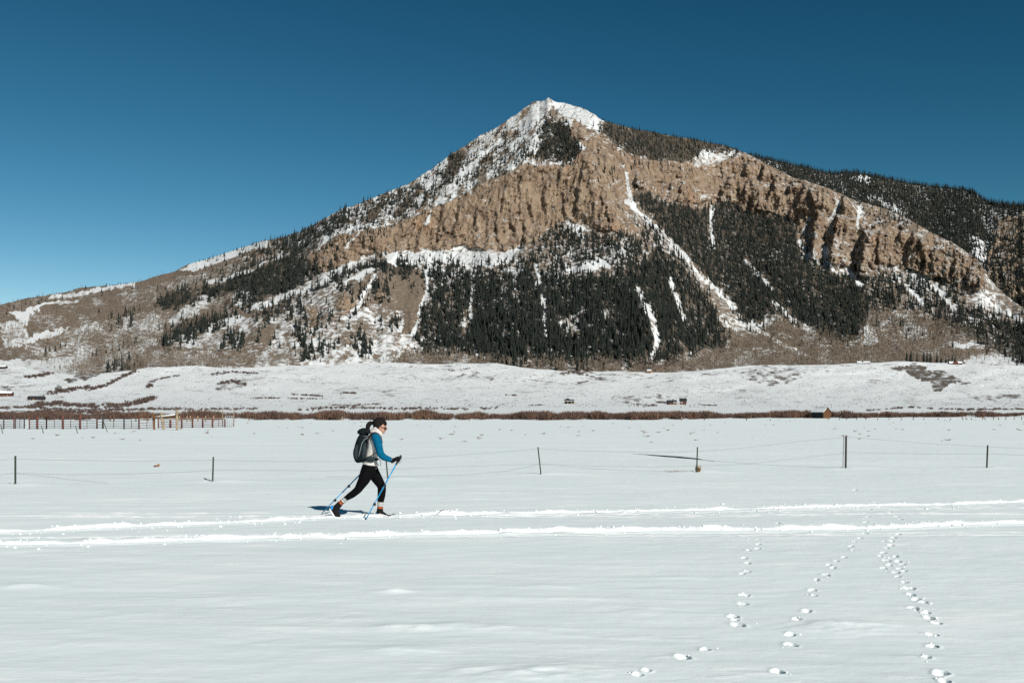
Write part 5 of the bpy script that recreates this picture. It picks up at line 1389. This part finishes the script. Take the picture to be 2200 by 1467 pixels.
bm_obj('front_gable', wall_prism(9 * k, 6 * k, 6.5 * k, 4.5 * k, False), log_red, t).location = (-1 * k, -6 * k, 0)
d = fD(1812, 784) ; k = d / F

# ---- plank shed at the willows
d = 255.0
p = P(1769, 898.6, d); rz = math.radians(30); ca, sa = math.cos(rz), math.sin(rz)
W_, L_, H_, RH_ = 2.62, 3.9, 1.62, 1.12
ctr = p + Vector((ca * W_ / 2 - sa * L_ / 2, sa * W_ / 2 + ca * L_ / 2, 0))
t = thing('plank_shed', 'small weathered plank shed with a snowy roof beside the willows', 'shed', (ctr.x, ctr.y, -0.1), rz)
bm_obj('wall', wall_prism(W_ - 0.06, L_ - 0.02, H_, RH_, False), shed_shaded, t)
n_ = 13
for i in range(n_):
    x0 = -W_ / 2 + W_ * i / n_; x1 = x0 + W_ / n_ - 0.025; xm = (x0 + x1) / 2
    z0 = H_ + RH_ * (1 - abs(x0) / (W_ / 2)) - 0.02; z1 = H_ + RH_ * (1 - abs(x1) / (W_ / 2)) - 0.02
    bm = bmesh.new(); y = -L_ / 2 - 0.03 - 0.012 * random.random(); lo = random.uniform(-0.02, 0.08)
    f = [bm.verts.new((x0, y, lo)), bm.verts.new((x1, y, lo)), bm.verts.new((x1, y, z1)), bm.verts.new((x0, y, z0))]; g_ = [bm.verts.new((v.co.x, y + 0.03, v.co.z)) for v in f]
    bm.faces.new(f); bm.faces.new(g_[::-1])
    for k_ in range(4): bm.faces.new((f[k_], f[(k_ + 1) % 4], g_[(k_ + 1) % 4], g_[k_]))
    bm_obj('plank', bm, plank_m if i % 3 else brown_wood, t)
rf = bm_obj('roof', roof_slabs(W_, L_, H_, RH_, False, 0.22, 0.07), roof_dark, t)
bm_obj('roof_snow', roof_slabs(W_, L_, H_, RH_, False, 0.20, 0.14, -1, 0.08, 0.0, 0.80), roof_snow, rf)

# ================================================================== BUILD: skier
SD = 16.06                                   # distance of the skier
def S(px, py, dy=0.0):
    return P(px, py, SD + dy)
KP = SD / F                                  # metres per photo pixel there

def resample(rings, n=4):
    """Catmull-Rom through rings (x, z, y, a, b) given as numbers"""
    R = np.array(rings, float); out = []
    m_ = len(R)
    for i in range(m_ - 1):
        p0, p1, p2, p3 = R[max(i - 1, 0)], R[i], R[i + 1], R[min(i + 2, m_ - 1)]
        for k in range(n):
            t = k / n
            out.append(0.5 * (2 * p1 + (p2 - p0) * t + (2 * p0 - 5 * p1 + 4 * p2 - p3) * t * t + (3 * p1 - p0 - 3 * p2 + p3) * t ** 3))
    out.append(R[-1]); return np.array(out)

def loft(bm, rings, seg=18, n=4, cap=True, power=2.0, mats=None, wob=0.0):
    """rings: (px, py, dy, a_px, b_m): a = half width in the picture plane (pixels), b = half depth (m)"""
    R = resample([(x, y, d, a, b) for x, y, d, a, b in rings], n)
    prev = None; first = None
    cs = [S(r[0], r[1], r[2]) for r in R]
    allr = []
    for i, r in enumerate(R):
        t = cs[min(i + 1, len(cs) - 1)] - cs[max(i - 1, 0)]
        t = t.normalized()
        dep = Vector((0, 1, 0)); dep = (dep - t * dep.dot(t)).normalized()
        inp = t.cross(dep).normalized()
        a = max(r[3], 0.2) * KP; b = max(r[4], 0.002)
        ring = []
        for k in range(seg):
            th = 2 * PI * k / seg
            c, s = math.cos(th), math.sin(th)
            q = (abs(c) ** power + abs(s) ** power) ** (-1 / power)
            w = 1 + wob * math.sin(5 * th + i * 0.9) * math.sin(i * 0.7)
            ring.append(bm.verts.new(cs[i] + inp * (a * c * q * w) + dep * (b * s * q * w)))
        allr.append(ring)
    for i, (A, B) in enumerate(zip(allr[:-1], allr[1:])):
        for k in range(seg):
            f = bm.faces.new((A[k], A[(k + 1) % seg], B[(k + 1) % seg], B[k]))
            if mats: f.material_index = mats(i / (len(allr) - 1))
    if cap:
        bm.faces.new(allr[0][::-1]); f = bm.faces.new(allr[-1])
        if mats: f.material_index = mats(1.0)
    return allr

def ball(bm, c, rad, seg=14, rot=None):
    M = Matrix.Translation(c) @ (rot.to_4x4() if rot else Matrix.Identity(4)) @ Matrix.Diagonal((*rad, 1))
    bmesh.ops.create_uvsphere(bm, u_segments=seg, v_segments=max(8, seg // 2 + 2), radius=1.0, matrix=M)

ORG = Vector(((795 - 1100) * KP, SD, 0.0))
def finish(name, bm, mats, parent, remesh=None, smooth_it=0, **kw):
    bmesh.ops.recalc_face_normals(bm, faces=bm.faces)
    me = bpy.data.meshes.new(name); bm.to_mesh(me); bm.free()
    me.transform(Matrix.Translation(-(kw.pop('origin', ORG))))
    if not isinstance(mats, (list, tuple)): mats = [mats]
    o = link(name, me, parent, **kw)
    if remesh:
        md = o.modifiers.new('r', 'REMESH'); md.mode = 'VOXEL'; md.voxel_size = remesh; md.use_smooth_shade = True
        if smooth_it:
            ms = o.modifiers.new('s', 'SMOOTH'); ms.iterations = smooth_it; ms.factor = 0.5
        dg = bpy.context.evaluated_depsgraph_get(); ev = o.evaluated_get(dg)
        nm = bpy.data.meshes.new_from_object(ev); o.modifiers.clear(); old = o.data; o.data = nm; nm.name = name; bpy.data.meshes.remove(old); me = nm
    mi = np.zeros(len(me.polygons), np.int32); me.polygons.foreach_get('material_index', mi)
    me.materials.clear()
    for m_ in mats: me.materials.append(m_)
    if len(mats) > 1: me.polygons.foreach_set('material_index', mi)
    me.polygons.foreach_set('use_smooth', np.ones(len(me.polygons), bool))
    return o

def cloth(name, color, rough=0.85, wr=0.5, scale=26.0, sheen=0.0):
    m, nt, b = new_mat(name); N = NT(nt)
    c = N.coord(); f = N.noise(c, scale, 3, 0.6); g2 = N.noise(c, 9.0, 3, 0.55)
    d = tuple(x * 0.82 for x in color); l_ = tuple(min(1, x * 1.12) for x in color)
    N.l(N.ramp(f, [(0.3, d), (0.7, l_)]), b.inputs['Base Color'])
    b.inputs['Roughness'].default_value = rough; b.inputs['Specular IOR Level'].default_value = 0.04
    N.l(N.bump(g2, wr, 0.03), b.inputs['Normal'])
    return m
skin_m = plain('skin', (0.48, 0.27, 0.19), 0.55, 0.35, 0.06, 30)
leg_m = cloth('black_leggings', (0.0050, 0.0050, 0.0058), 0.8, 0.35)
shirt_m = cloth('blue_shirt', (0.003, 0.105, 0.200), 0.8, 0.6)
fleece_m = cloth('white_fleece', (0.62, 0.585, 0.55), 0.95, 0.9, 60)
hair_m, nt, b = new_mat('black_hair'); N = NT(nt)
N.l(N.ramp(N.noise(N.coord((0.6, 1, 6)), 40, 3, 0.6), [(0.3, (0.003, 0.0025, 0.0025)), (0.7, (0.016, 0.012, 0.010))]), b.inputs['Base Color'])
b.inputs['Roughness'].default_value = 0.5; b.inputs['Specular IOR Level'].default_value = 0.2
N.l(N.bump(N.noise(N.coord((0.6, 1, 6)), 30, 3, 0.6), 0.8, 0.02), b.inputs['Normal'])
glove_m = cloth('black_gloves', (0.010, 0.010, 0.011), 0.7, 0.4)
boot_m = cloth('black_boot', (0.014, 0.013, 0.013), 0.6, 0.4)
white_m = plain('white_plastic', (0.72, 0.72, 0.72), 0.5, 0.4, 0.1, 20)
blue_m = plain('bright_blue', (0.030, 0.24, 0.58), 0.45, 0.4, 0.1, 20)
pole_blue = plain('pole_blue', (0.018, 0.290, 0.560), 0.35, 0.5, 0.08, 8)
black_m = plain('black_plastic', (0.012, 0.012, 0.013), 0.5, 0.4, 0.2, 20)
pack_m = cloth('slate_pack', (0.010, 0.015, 0.017), 0.75, 0.9)
pack2_m = cloth('slate_pack_panel', (0.028, 0.040, 0.046), 0.75, 0.9)
strap_m = plain('grey_strap', (0.15, 0.18, 0.19), 0.7, 0.3, 0.1, 30)
sock_ms = [cloth('sock_white', (0.66, 0.65, 0.62)), cloth('sock_grey_green', (0.10, 0.15, 0.15)), cloth('sock_orange', (0.44, 0.105, 0.040)), cloth('sock_dark', (0.035, 0.022, 0.022)), cloth('sock_grey', (0.33, 0.33, 0.33))]

person = thing('person', 'skier in white fleece vest, blue sleeves and black leggings striding right along the track', 'person', ORG)

# ---- body: one continuous figure under the clothes
NEAR, FARY = -1, 1
leg_back = [(793, 1002, -.07, 14, .105), (788, 1016, -.085, 13.8, .098), (782, 1030, -.09, 11.8, .088), (776, 1040, -.09, 9.7, .078), (770, 1050, -.085, 8.0, .066), (764.5, 1055.5, -.082, 7.2, .057), (757, 1061.5, -.08, 6.8, .053), (750, 1066, -.078, 5.9, .047), (743, 1070.5, -.075, 4.6, .039), (735, 1077, -.07, 4.2, .036), (728, 1084, -.065, 4.2, .036)]
leg_front = [(796, 1003, .07, 14, .105), (800, 1013, .08, 13.4, .098), (806, 1022, .085, 11.9, .088), (812.5, 1032, .085, 10.3, .08), (818, 1041, .08, 8.8, .07), (820.2, 1047, .08, 8.4, .064), (820, 1057, .08, 8.1, .058), (819, 1067, .08, 7.4, .054), (817.6, 1078, .08, 5.8, .044), (816.6, 1088, .08, 5.0, .038), (816, 1098, .08, 5.2, .038)]
torso = [(793, 1010, 0, 13.5, .155), (794.5, 1000, 0, 14, .16), (796, 990, 0, 12.6, .138), (798, 980, 0, 11.6, .125), (801, 967, 0, 12.4, .135), (804.5, 953, 0, 13.8, .152), (806.5, 943, 0, 13, .165), (808, 935.5, 0, 9.5, .140), (809.5, 929.5, 0, 6.2, .065), (812, 924, 0, 5.8, .055), (815.5, 918, 0, 6.5, .055)]
arm_near = [(805, 937, -.135, 7, .055), (808.5, 942, -.175, 8.2, .058), (812, 952, -.195, 7.8, .054), (815, 964, -.21, 7.1, .05), (817.3, 973.5, -.22, 6.7, .047), (823, 980.5, -.222, 6.2, .043), (832, 985, -.215, 5.2, .037), (841, 988, -.205, 4.2, .030), (848, 989, -.20, 4.0, .026)]
arm_far = [(805, 938, .135, 7, .055), (803, 944, .175, 8, .058), (797.5, 956, .205, 7.4, .054), (791, 968, .225, 6.8, .048), (787, 977, .235, 6.2, .045), (786.5, 985, .235, 5.4, .04), (787.5, 993, .23, 4.4, .033), (789, 999, .225, 3.8, .026)]
head = [(822.6, 930.6, 0, 3.2, .026), (821.6, 928.3, 0, 6.4, .044), (820.4, 925, 0, 8.8, .056), (819.3, 921.5, 0, 10.3, .063), (818, 917.5, 0, 11.6, .068), (816.7, 913, 0, 12.5, .072), (815.2, 908, 0, 12.7, .073), (813.8, 903.4, 0, 11.2, .066), (812.9, 900, 0, 7.6, .046), (812.5, 898.8, 0, 2.5, .016)]
bm = bmesh.new()
for L in (leg_back, leg_front, torso, arm_near, arm_far, head): loft(bm, L, 16, 3)
loft(bm, [(828.3, 915.5, 0, 1.2, .007), (829.6, 918.5, 0, 1.9, .010), (830.6, 921.3, 0, 2.4, .013), (829.2, 923.2, 0, 1.6, .012)], 10, 3)      # nose
ball(bm, S(827.0, 926.2), (.012, .020, .006)); ball(bm, S(826.6, 927.8), (.011, .018, .006))                                                 # lips
ball(bm, S(824.5, 930.2), (.016, .020, .010))                                                                                              # chin
for s in (-1, 1): ball(bm, S(816.0, 919.0, s * .069), (.013, .010, .022), 12, Matrix.Rotation(0.35, 3, 'Y'))                                # ears
ball(bm, S(794, 1003), (.115, .165, .11))
finish('body', bm, skin_m, person, 0.0105, 2)
# eyes and brows sit behind the glasses
bm = bmesh.new()
for s in (-1, 1): ball(bm, S(827.4, 919.6, s * .031), (.010, .012, .010), 10)
finish('eyes', bm, white_m, person)

# ---- clothes
bm = bmesh.new()
loft(bm, [(x, y, d, a + 0.9, b + .006) for x, y, d, a, b in leg_back[:9]] + [(738.6, 1074, -.072, 5.0, .042)], 18, 4)
loft(bm, [(x, y, d, a + 0.9, b + .006) for x, y, d, a, b in leg_front[:9]] + [(817.4, 1080.5, .08, 6.2, .045)], 18, 4)
loft(bm, [(791.5, 1014, 0, 13.0, .14), (793, 1007, 0, 15.4, .168), (794.5, 999, 0, 15.2, .168), (796, 990.5, 0, 13.4, .148)], 22, 4)
finish('leggings', bm, leg_m, person, 0.010, 4)
bm = bmesh.new()
loft(bm, [(x, y, d, a + 1.1, b + .008) for x, y, d, a, b in arm_near[:8]], 22, 5, wob=0.055)
loft(bm, [(x, y, d, a + 1.1, b + .008) for x, y, d, a, b in arm_far[:7]], 18, 4, wob=0.02)
loft(bm, [(799, 972, 0, 11, .128), (804.5, 953, 0, 13.4, .150), (806.5, 943, 0, 12.6, .162), (808, 936, 0, 9.2, .140)], 18, 4)
finish('shirt', bm, shirt_m, person, 0.010, 3)
bm = bmesh.new()
loft(bm, [(794.2, 998.5, 0, 16.2, .175), (795.3, 992, 0, 15.4, .165), (797, 983, 0, 13.9, .148), (800.5, 969, 0, 14.4, .152), (804, 955, 0, 15.6, .166), (806, 945, 0, 14.6, .158), (807.5, 937.5, 0, 11.6, .125), (808.5, 931.5, 0, 9.6, .090)], 22, 4)
vest = finish('vest', bm, fleece_m, person, 0.010, 3)
bm = bmesh.new()
for sgn, rr_ in ((1, 0), (-1, -1.6)):
    pass
o_ = loft(bm, [(806.3, 934.2, 0, 12.4, .102), (807.4, 931.6, 0, 14.2, .108), (809.2, 927.6, 0, 13.8, .102), (810.4, 924.6, 0, 12.6, .094), (810.0, 925.4, 0, 10.8, .080), (808.8, 928.6, 0, 10.0, .076)], 24, 4, cap=False)
finish('collar', bm, fleece_m, vest)
bm = bmesh.new()
loft(bm, [(811.2, 923.6, 0, 6.5, .050), (811.6, 920.5, 0, 9.2, .066), (812.2, 916.6, 0, 11.4, .075), (813.8, 911.6, 0, 13.6, .081), (813.6, 906.4, 0, 14.2, .081), (812.6, 901.8, 0, 12.4, .074), (811.8, 898.4, 0, 8.4, .052), (811.5, 897.1, 0, 3, .02)], 22, 4)
loft(bm, [(822, 905, 0, 6, .060), (826, 909.0, 0, 5.2, .058), (827.6, 912.8, 0, 3.6, .052), (827.6, 914.6, 0, 1.2, .03)], 16, 4)
hair = finish('hair', bm, hair_m, person, 0.007, 3)
bm = bmesh.new()
loft(bm, [(803.5, 911.5, 0, 2.6, .020), (799.5, 908.6, 0, 3.9, .026), (795.0, 909.4, 0, 5.2, .032), (791.4, 913.6, 0, 5.4, .034), (790.4, 918.6, 0, 4.8, .032), (792.0, 922.6, 0, 3.4, .024), (794.4, 924.6, 0, 1.2, .010)], 14, 4)
finish('ponytail', bm, hair_m, hair, 0.006, 2)
bm = bmesh.new()
for s in (-1, 1):
    loft(bm, [(827.0, 917.8, s * .032, 1.8, .026), (828.5, 919.8, s * .034, 2.4, .031), (828.3, 922.2, s * .033, 1.7, .026)], 14, 3)
    bm_bar(bm, S(827.4, 918.6, s * .062), S(815.5, 917.2, s * .076), 0.007)
bm_bar(bm, S(829.6, 919.0, -.02), S(829.6, 919.0, .02), 0.006)
finish('sunglasses', bm, plain('dark_lens', (0.012, 0.009, 0.008), 0.12, 0.6, 0.1, 20), person)

def sock(rings):
    bm = bmesh.new()
    def mt(t):
        for e, k in ((0.14, 0), (0.22, 1), (0.36, 0), (0.44, 1), (0.56, 0), (0.64, 3), (0.84, 2), (1.01, 3)):
            if t < e: return k
        return 3
    loft(bm, rings, 20, 8, mats=mt)
    finish('sock', bm, sock_ms, person)
sock([(744.5, 1069.5, -.075, 5.5, .045), (740.5, 1072.8, -.073, 5.5, .045), (735, 1077.6, -.070, 5.4, .044), (729.5, 1083, -.067, 5.3, .043)])
sock([(817.6, 1078.2, .08, 6.6, .049), (817.2, 1083, .08, 6.4, .048), (816.8, 1088, .08, 6.2, .046), (816.5, 1093.5, .08, 6.2, .045)])

def boot(shaft, foot, counter, sole):
    bm = bmesh.new(); loft(bm, shaft, 18, 4); loft(bm, foot, 18, 4, power=2.4)
    b_ = finish('boot', bm, boot_m, person, 0.008, 2)
    bm = bmesh.new(); loft(bm, counter, 16, 4); finish('heel_counter', bm, blue_m, b_)
    bm = bmesh.new(); loft(bm, sole, 16, 4, power=3.0); finish('sole', bm, white_m, b_)
boot([(731.5, 1080.5, -.067, 6.2, .048), (727, 1085.5, -.065, 6.6, .050), (722.5, 1090.5, -.064, 7.2, .050), (719, 1095, -.064, 7.0, .046)],
     [(713.5, 1090.5, -.064, 4.5, .036), (716.5, 1094.5, -.064, 6.6, .042), (720.5, 1100, -.064, 7.2, .045), (724.5, 1106, -.064, 6.0, .047), (727.8, 1111, -.064, 4.6, .046), (730.2, 1115, -.064, 2.6, .034)],
     [(716.5, 1087.0, -.066, 3.2, .040), (713.5, 1090.5, -.066, 4.2, .044), (713.0, 1094.5, -.066, 3.4, .042)],
     [(708.5, 1091.5, -.064, 1.6, .034), (711.5, 1097.5, -.064, 2.6, .042), (715.5, 1104, -.064, 2.7, .045), (719.5, 1110, -.064, 2.4, .046), (724.0, 1115.0, -.064, 1.8, .044)])
boot([(816.6, 1091.5, .08, 6.8, .050), (816.2, 1096, .08, 6.9, .050), (815.6, 1101, .08, 6.8, .050), (815.2, 1104.5, .08, 6.4, .046)],
     [(808.5, 1103.5, .08, 3.6, .036), (811.5, 1102.6, .08, 5.6, .042), (816.5, 1102.2, .08, 6.6, .046), (822, 1103.6, .08, 5.4, .047), (828, 1106.2, .08, 3.7, .046), (833, 1108.0, .08, 2.5, .040), (836, 1108.9, .08, 1.3, .026)],
     [(809.6, 1101.5, .08, 3.2, .044), (809.6, 1104.8, .08, 3.8, .046), (811.0, 1107.4, .08, 3.0, .044)],
     [(808, 1108.2, .08, 1.1, .040), (816, 1108.9, .08, 1.3, .044), (826, 1109.6, .08, 1.3, .046), (836, 1110.2, .08, 0.9, .034)])

# ---- poles and gloves
def grip_frame(top, tip):
    g_ = (tip - top).normalized(); side = Vector((0, 1, 0)); side = (side - g_ * side.dot(g_)).normalized(); fwd = side.cross(g_).normalized()
    return g_, side, fwd
def glove(top, tip, wrist, near):
    g_, side, fwd = grip_frame(top, tip)
    if fwd.x < 0: fwd = -fwd
    out = -side if near else side                     # the back of the hand faces away from the body
    bm = bmesh.new()
    hc = top + g_ * 0.070                              # middle of the grip inside the fist
    palm = hc - fwd * 0.030 + out * 0.012
    M = Matrix((fwd, side, g_)).transposed()
    ball(bm, palm, (.026, .022, .044), 14, M)          # palm
    ball(bm, palm.lerp(Vector(wrist), 0.45), (.026, .022, .032), 12, M)
    bm_tube(bm, [Vector(wrist), palm], [0.030, 0.032], 12)
    for i, (off, ext, rad) in enumerate(((0.036, 3.5, .0105), (0.058, 3.8, .0108), (0.080, 3.7, .0103), (0.100, 3.3, .0092))):      # four fingers curled round the grip
        c = top + g_ * off; pts = []
        for k in range(8):
            th = -PI * 0.55 + ext * k / 7.0
            pts.append(c + out * (0.027 * math.cos(th + PI * 0.1)) + fwd * (0.027 * math.sin(th + PI * 0.1)) - fwd * 0.004)
        bm_tube(bm, pts, [rad * (1.1 - 0.06 * k) for k in range(8)], 8)
    tb = palm + g_ * -0.028                                                                            # thumb from the side of the palm over the grip
    bm_tube(bm, [tb, tb + fwd * 0.018 - out * 0.018 - g_ * 0.006, top + g_ * 0.016 - out * 0.024 + fwd * 0.004, top + g_ * 0.010 + fwd * 0.026 - out * 0.008], [0.0135, 0.0125, 0.0115, 0.0095], 8)
    gl = finish('glove', bm, glove_m, person, 0.0058, 2)
    bm = bmesh.new(); d = (palm - Vector(wrist)).normalized(); bm_tube(bm, [Vector(wrist) - d * 0.035, Vector(wrist) - d * 0.01, Vector(wrist) + d * 0.012], [0.036, 0.037, 0.033], 14)
    finish('cuff', bm, glove_m, gl)
def ski_pole(top, tip, label):
    top, tip = Vector(top), Vector(tip); g_, side, fwd = grip_frame(top, tip); L = (tip - top).length
    t = thing('ski_pole', label, 'ski pole', (tip.x, tip.y, max(tip.z, 0)), 0, 'pair of blue ski poles')
    def part(name, pts, r, m_, par=t, n=10):
        bm = bmesh.new(); bm_tube(bm, [p - t.location for p in pts], r, n); return bm_obj(name, bm, m_, par, True)
    gr = part('grip', [top - g_ * 0.012, top + g_ * 0.004, top + g_ * 0.03, top + g_ * 0.075, top + g_ * 0.135, top + g_ * 0.16], [0.010, 0.019, 0.0155, 0.0165, 0.0150, 0.012], black_m)
    part('strap', [top + g_ * 0.02, top + g_ * 0.06 - fwd * 0.045, top + g_ * 0.12 - fwd * 0.035, top + g_ * 0.10], 0.004, strap_m, gr, 6)
    part('shaft', [top + g_ * 0.14, tip - g_ * 0.42 * L], 0.0105, pole_blue)
    part('lower_shaft', [tip - g_ * 0.42 * L, tip - g_ * 0.05], 0.0085, pole_blue)
    for f in (0.45, 0.73):
        c = top + g_ * (L * f); cl = part('clamp', [c - g_ * 0.022, c, c + g_ * 0.022], [0.015, 0.0165, 0.015], black_m)
        bm = bmesh.new(); bm_bar(bm, c - fwd * 0.012 - g_ * 0.02 - t.location, c - fwd * 0.024 + g_ * 0.016 - t.location, 0.010, 0.014); bm_obj('lever', bm, black_m, cl)
    part('tip', [tip - g_ * 0.06, tip], [0.009, 0.004], black_m)
    return t
top_n = S(861.0, 979.0, -.195); tip_n = G(782.5, 1117.3, -0.03)
top_f = S(797.0, 995.0, .225); tip_f = S(691, 1102.5, .30)
ski_pole(top_n, tip_n, 'blue ski pole planted upright in front of the skier\'s leading leg')
ski_pole(top_f, tip_f, 'blue ski pole trailing behind the skier with its black tip raised')
glove(top_n, tip_n, S(844.5, 988.6, -.203), True)
glove(top_f, tip_f, S(788.3, 997.0, .228), False)

# ---- skis, mostly sunk in the track
def ski(y, x0, x1, label, up=0.145):
    bm = bmesh.new(); n = 34
    rows_ = []
    for i in range(n + 1):
        t = i / n; x = x0 + (x1 - x0) * t
        w = 0.024 * (0.75 + 0.25 * abs(2 * t - 1)) * (1 - sstep(0.96, 1.0, t) * 0.75) * (0.7 + 0.3 * sstep(0, 0.03, t))
        zb = float(-0.045 + up * sstep(0.84, 1.0, np.float64(t)) ** 1.6)
        rows_.append([bm.verts.new((x, y - w, zb)), bm.verts.new((x, y + w, zb)), bm.verts.new((x, y + w, zb + 0.012)), bm.verts.new((x, y - w, zb + 0.012))])
    for A, B in zip(rows_[:-1], rows_[1:]):
        for k in range(4): bm.faces.new((A[k], A[(k + 1) % 4], B[(k + 1) % 4], B[k]))
    bm.faces.new(rows_[0]); bm.faces.new(rows_[-1][::-1])
    t = thing('ski', label, 'ski', (x0, y, 0), 0, 'pair of narrow skis')
    for v in bm.verts: v.co -= Vector((x0, y, 0))
    bm_obj('board', bm, plain('ski_top_sheet', (0.03, 0.03, 0.035), 0.4, 0.5, 0.3, 6), t)
    return t
xf = S(836, 1109).x; xb = S(729, 1115).x
k1 = ski(SD + .08, xf - 0.85, S(953, 1104).x, 'front ski sunk in the track, only its dark tip showing ahead'); 
k2 = ski(SD - .064, xb - 0.80, S(850, 1109).x, 'rear ski sunk in the track under the lifted heel', 0.095)
for k_, x, y in ((k1, xf - 0.02, SD + .08), (k2, xb + 0.005, SD - .064)):
    bm = bmesh.new(); bm_box(bm, Vector((x, y, 0.0)) - k_.location, (0.10, 0.05, 0.05)); bmesh.ops.bevel(bm, geom=bm.edges[:], offset=0.012, segments=2, affect='EDGES'); bm_obj('binding', bm, black_m, k_)

# ---- backpack
pk = thing('backpack', 'dark slate hiking backpack with grey straps worn by the skier', 'backpack', S(775, 990).to_tuple())
PO = Vector(pk.location)
def pfin(name, bm, m_, par=pk, rm=None, sm=0): return finish(name, bm, m_, par, rm, sm, origin=PO)
bm = bmesh.new()
loft(bm, [(776, 993, 0, 8, .10), (775.5, 988, 0, 13.2, .135), (775.8, 978, 0, 15.4, .150), (776.2, 966, 0, 15.2, .150), (778, 954, 0, 14.2, .145), (781, 943.5, 0, 13.0, .138), (784.5, 936.5, 0, 11.2, .125), (786.5, 932.5, 0, 8.0, .10)], 22, 4, power=2.5, wob=0.02)
bag = pfin('bag', bm, pack_m, pk, 0.010, 2)
bm = bmesh.new(); loft(bm, [(771.8, 932.5, 0, 5, .06), (774, 929.8, 0, 7.4, .115), (779, 928.0, 0, 8.6, .135), (785, 927.2, 0, 8.4, .135), (790, 927.4, 0, 7.2, .12), (794.5, 929.0, 0, 4.6, .08)], 20, 4, wob=0.03)
lid = pfin('lid', bm, pack_m, pk, 0.010, 2)
bm = bmesh.new(); loft(bm, [(766.5, 986, -.09, 5.5, .055), (765.8, 977, -.095, 7.2, .062), (766.5, 966, -.095, 7.0, .060), (769.8, 955, -.09, 4.5, .045)], 16, 4); pfin('side_pocket', bm, pack2_m, bag, 0.009, 2)
bm = bmesh.new(); loft(bm, [(781, 985, -.135, 3.5, .03), (782.4, 974, -.145, 5.2, .03), (782.8, 962, -.142, 4.8, .028), (783.6, 951, -.135, 3.0, .022)], 14, 4); pfin('side_panel', bm, pack2_m, bag)
def strap(name, pts, r, m_, par):
    bm = bmesh.new(); q = [S(*p) - PO for p in pts]; bm_tube(bm, q, r, 6); return bm_obj(name, bm, m_, par, True)
strap('compression_strap', [(770.5, 981, -.158), (773.5, 968, -.166), (777.5, 952, -.160), (783, 944, -.150), (791, 939.5, -.140)], 0.0085, strap_m, bag)
strap('side_strap', [(763.5, 972, -.10), (772, 974.5, -.158), (783, 977, -.168)], 0.006, black_m, bag)
strap('lid_strap', [(778, 935.5, -.10), (785, 938, -.14), (794, 936, -.135)], 0.006, strap_m, lid)
strap('haul_loop', [(790, 927, -.02), (793, 921, 0), (796, 926, .02)], 0.006, black_m, lid)
# shoulder straps follow the shoulder and come back under the arm
for s in (-1, 1):
    bm = bmesh.new()
    pts = [S(*p) - PO for p in ((788, 951, s * .135), (792, 940, s * .135), (798, 931.5, s * .128), (805.5, 929.8, s * .122), (812.5, 932.5, s * .118), (817.8, 940, s * .122), (820, 950, s * .128), (818.5, 960, s * .137), (812, 969, s * .150), (802, 976, s * .155), (793, 981, s * .150))]
    bm_tube(bm, pts, [0.012, 0.017, 0.019, 0.019, 0.019, 0.018, 0.016, 0.011, 0.007, 0.006, 0.006], 8); bm_obj('shoulder_strap', bm, black_m, pk, True)
bm = bmesh.new(); loft(bm, [(779, 987, 0, 5.5, .165), (786, 986.8, 0, 5.6, .172), (796, 986.2, 0, 5.0, .176), (806, 986.0, 0, 3.8, .165), (811.5, 986.5, 0, 2.6, .13)], 22, 4); belt = pfin('hip_belt', bm, pack_m, pk)
bm = bmesh.new(); loft(bm, [(786.5, 984.5, -.172, 3.0, .018), (792, 985.5, -.18, 6.2, .026), (799, 986, -.178, 6.0, .026), (805.5, 985.5, -.165, 3.0, .018)], 14, 4); pfin('belt_pocket', bm, pack2_m, belt)
strap('belt_tail', [(812, 984, -.10), (816.5, 987, -.09), (818, 994, -.09), (817.4, 1001, -.09)], 0.004, strap_m, belt)
strap('buckle_strap', [(806, 992, -.12), (811, 996, -.10), (813.5, 1000, -.09)], 0.006, strap_m, belt)
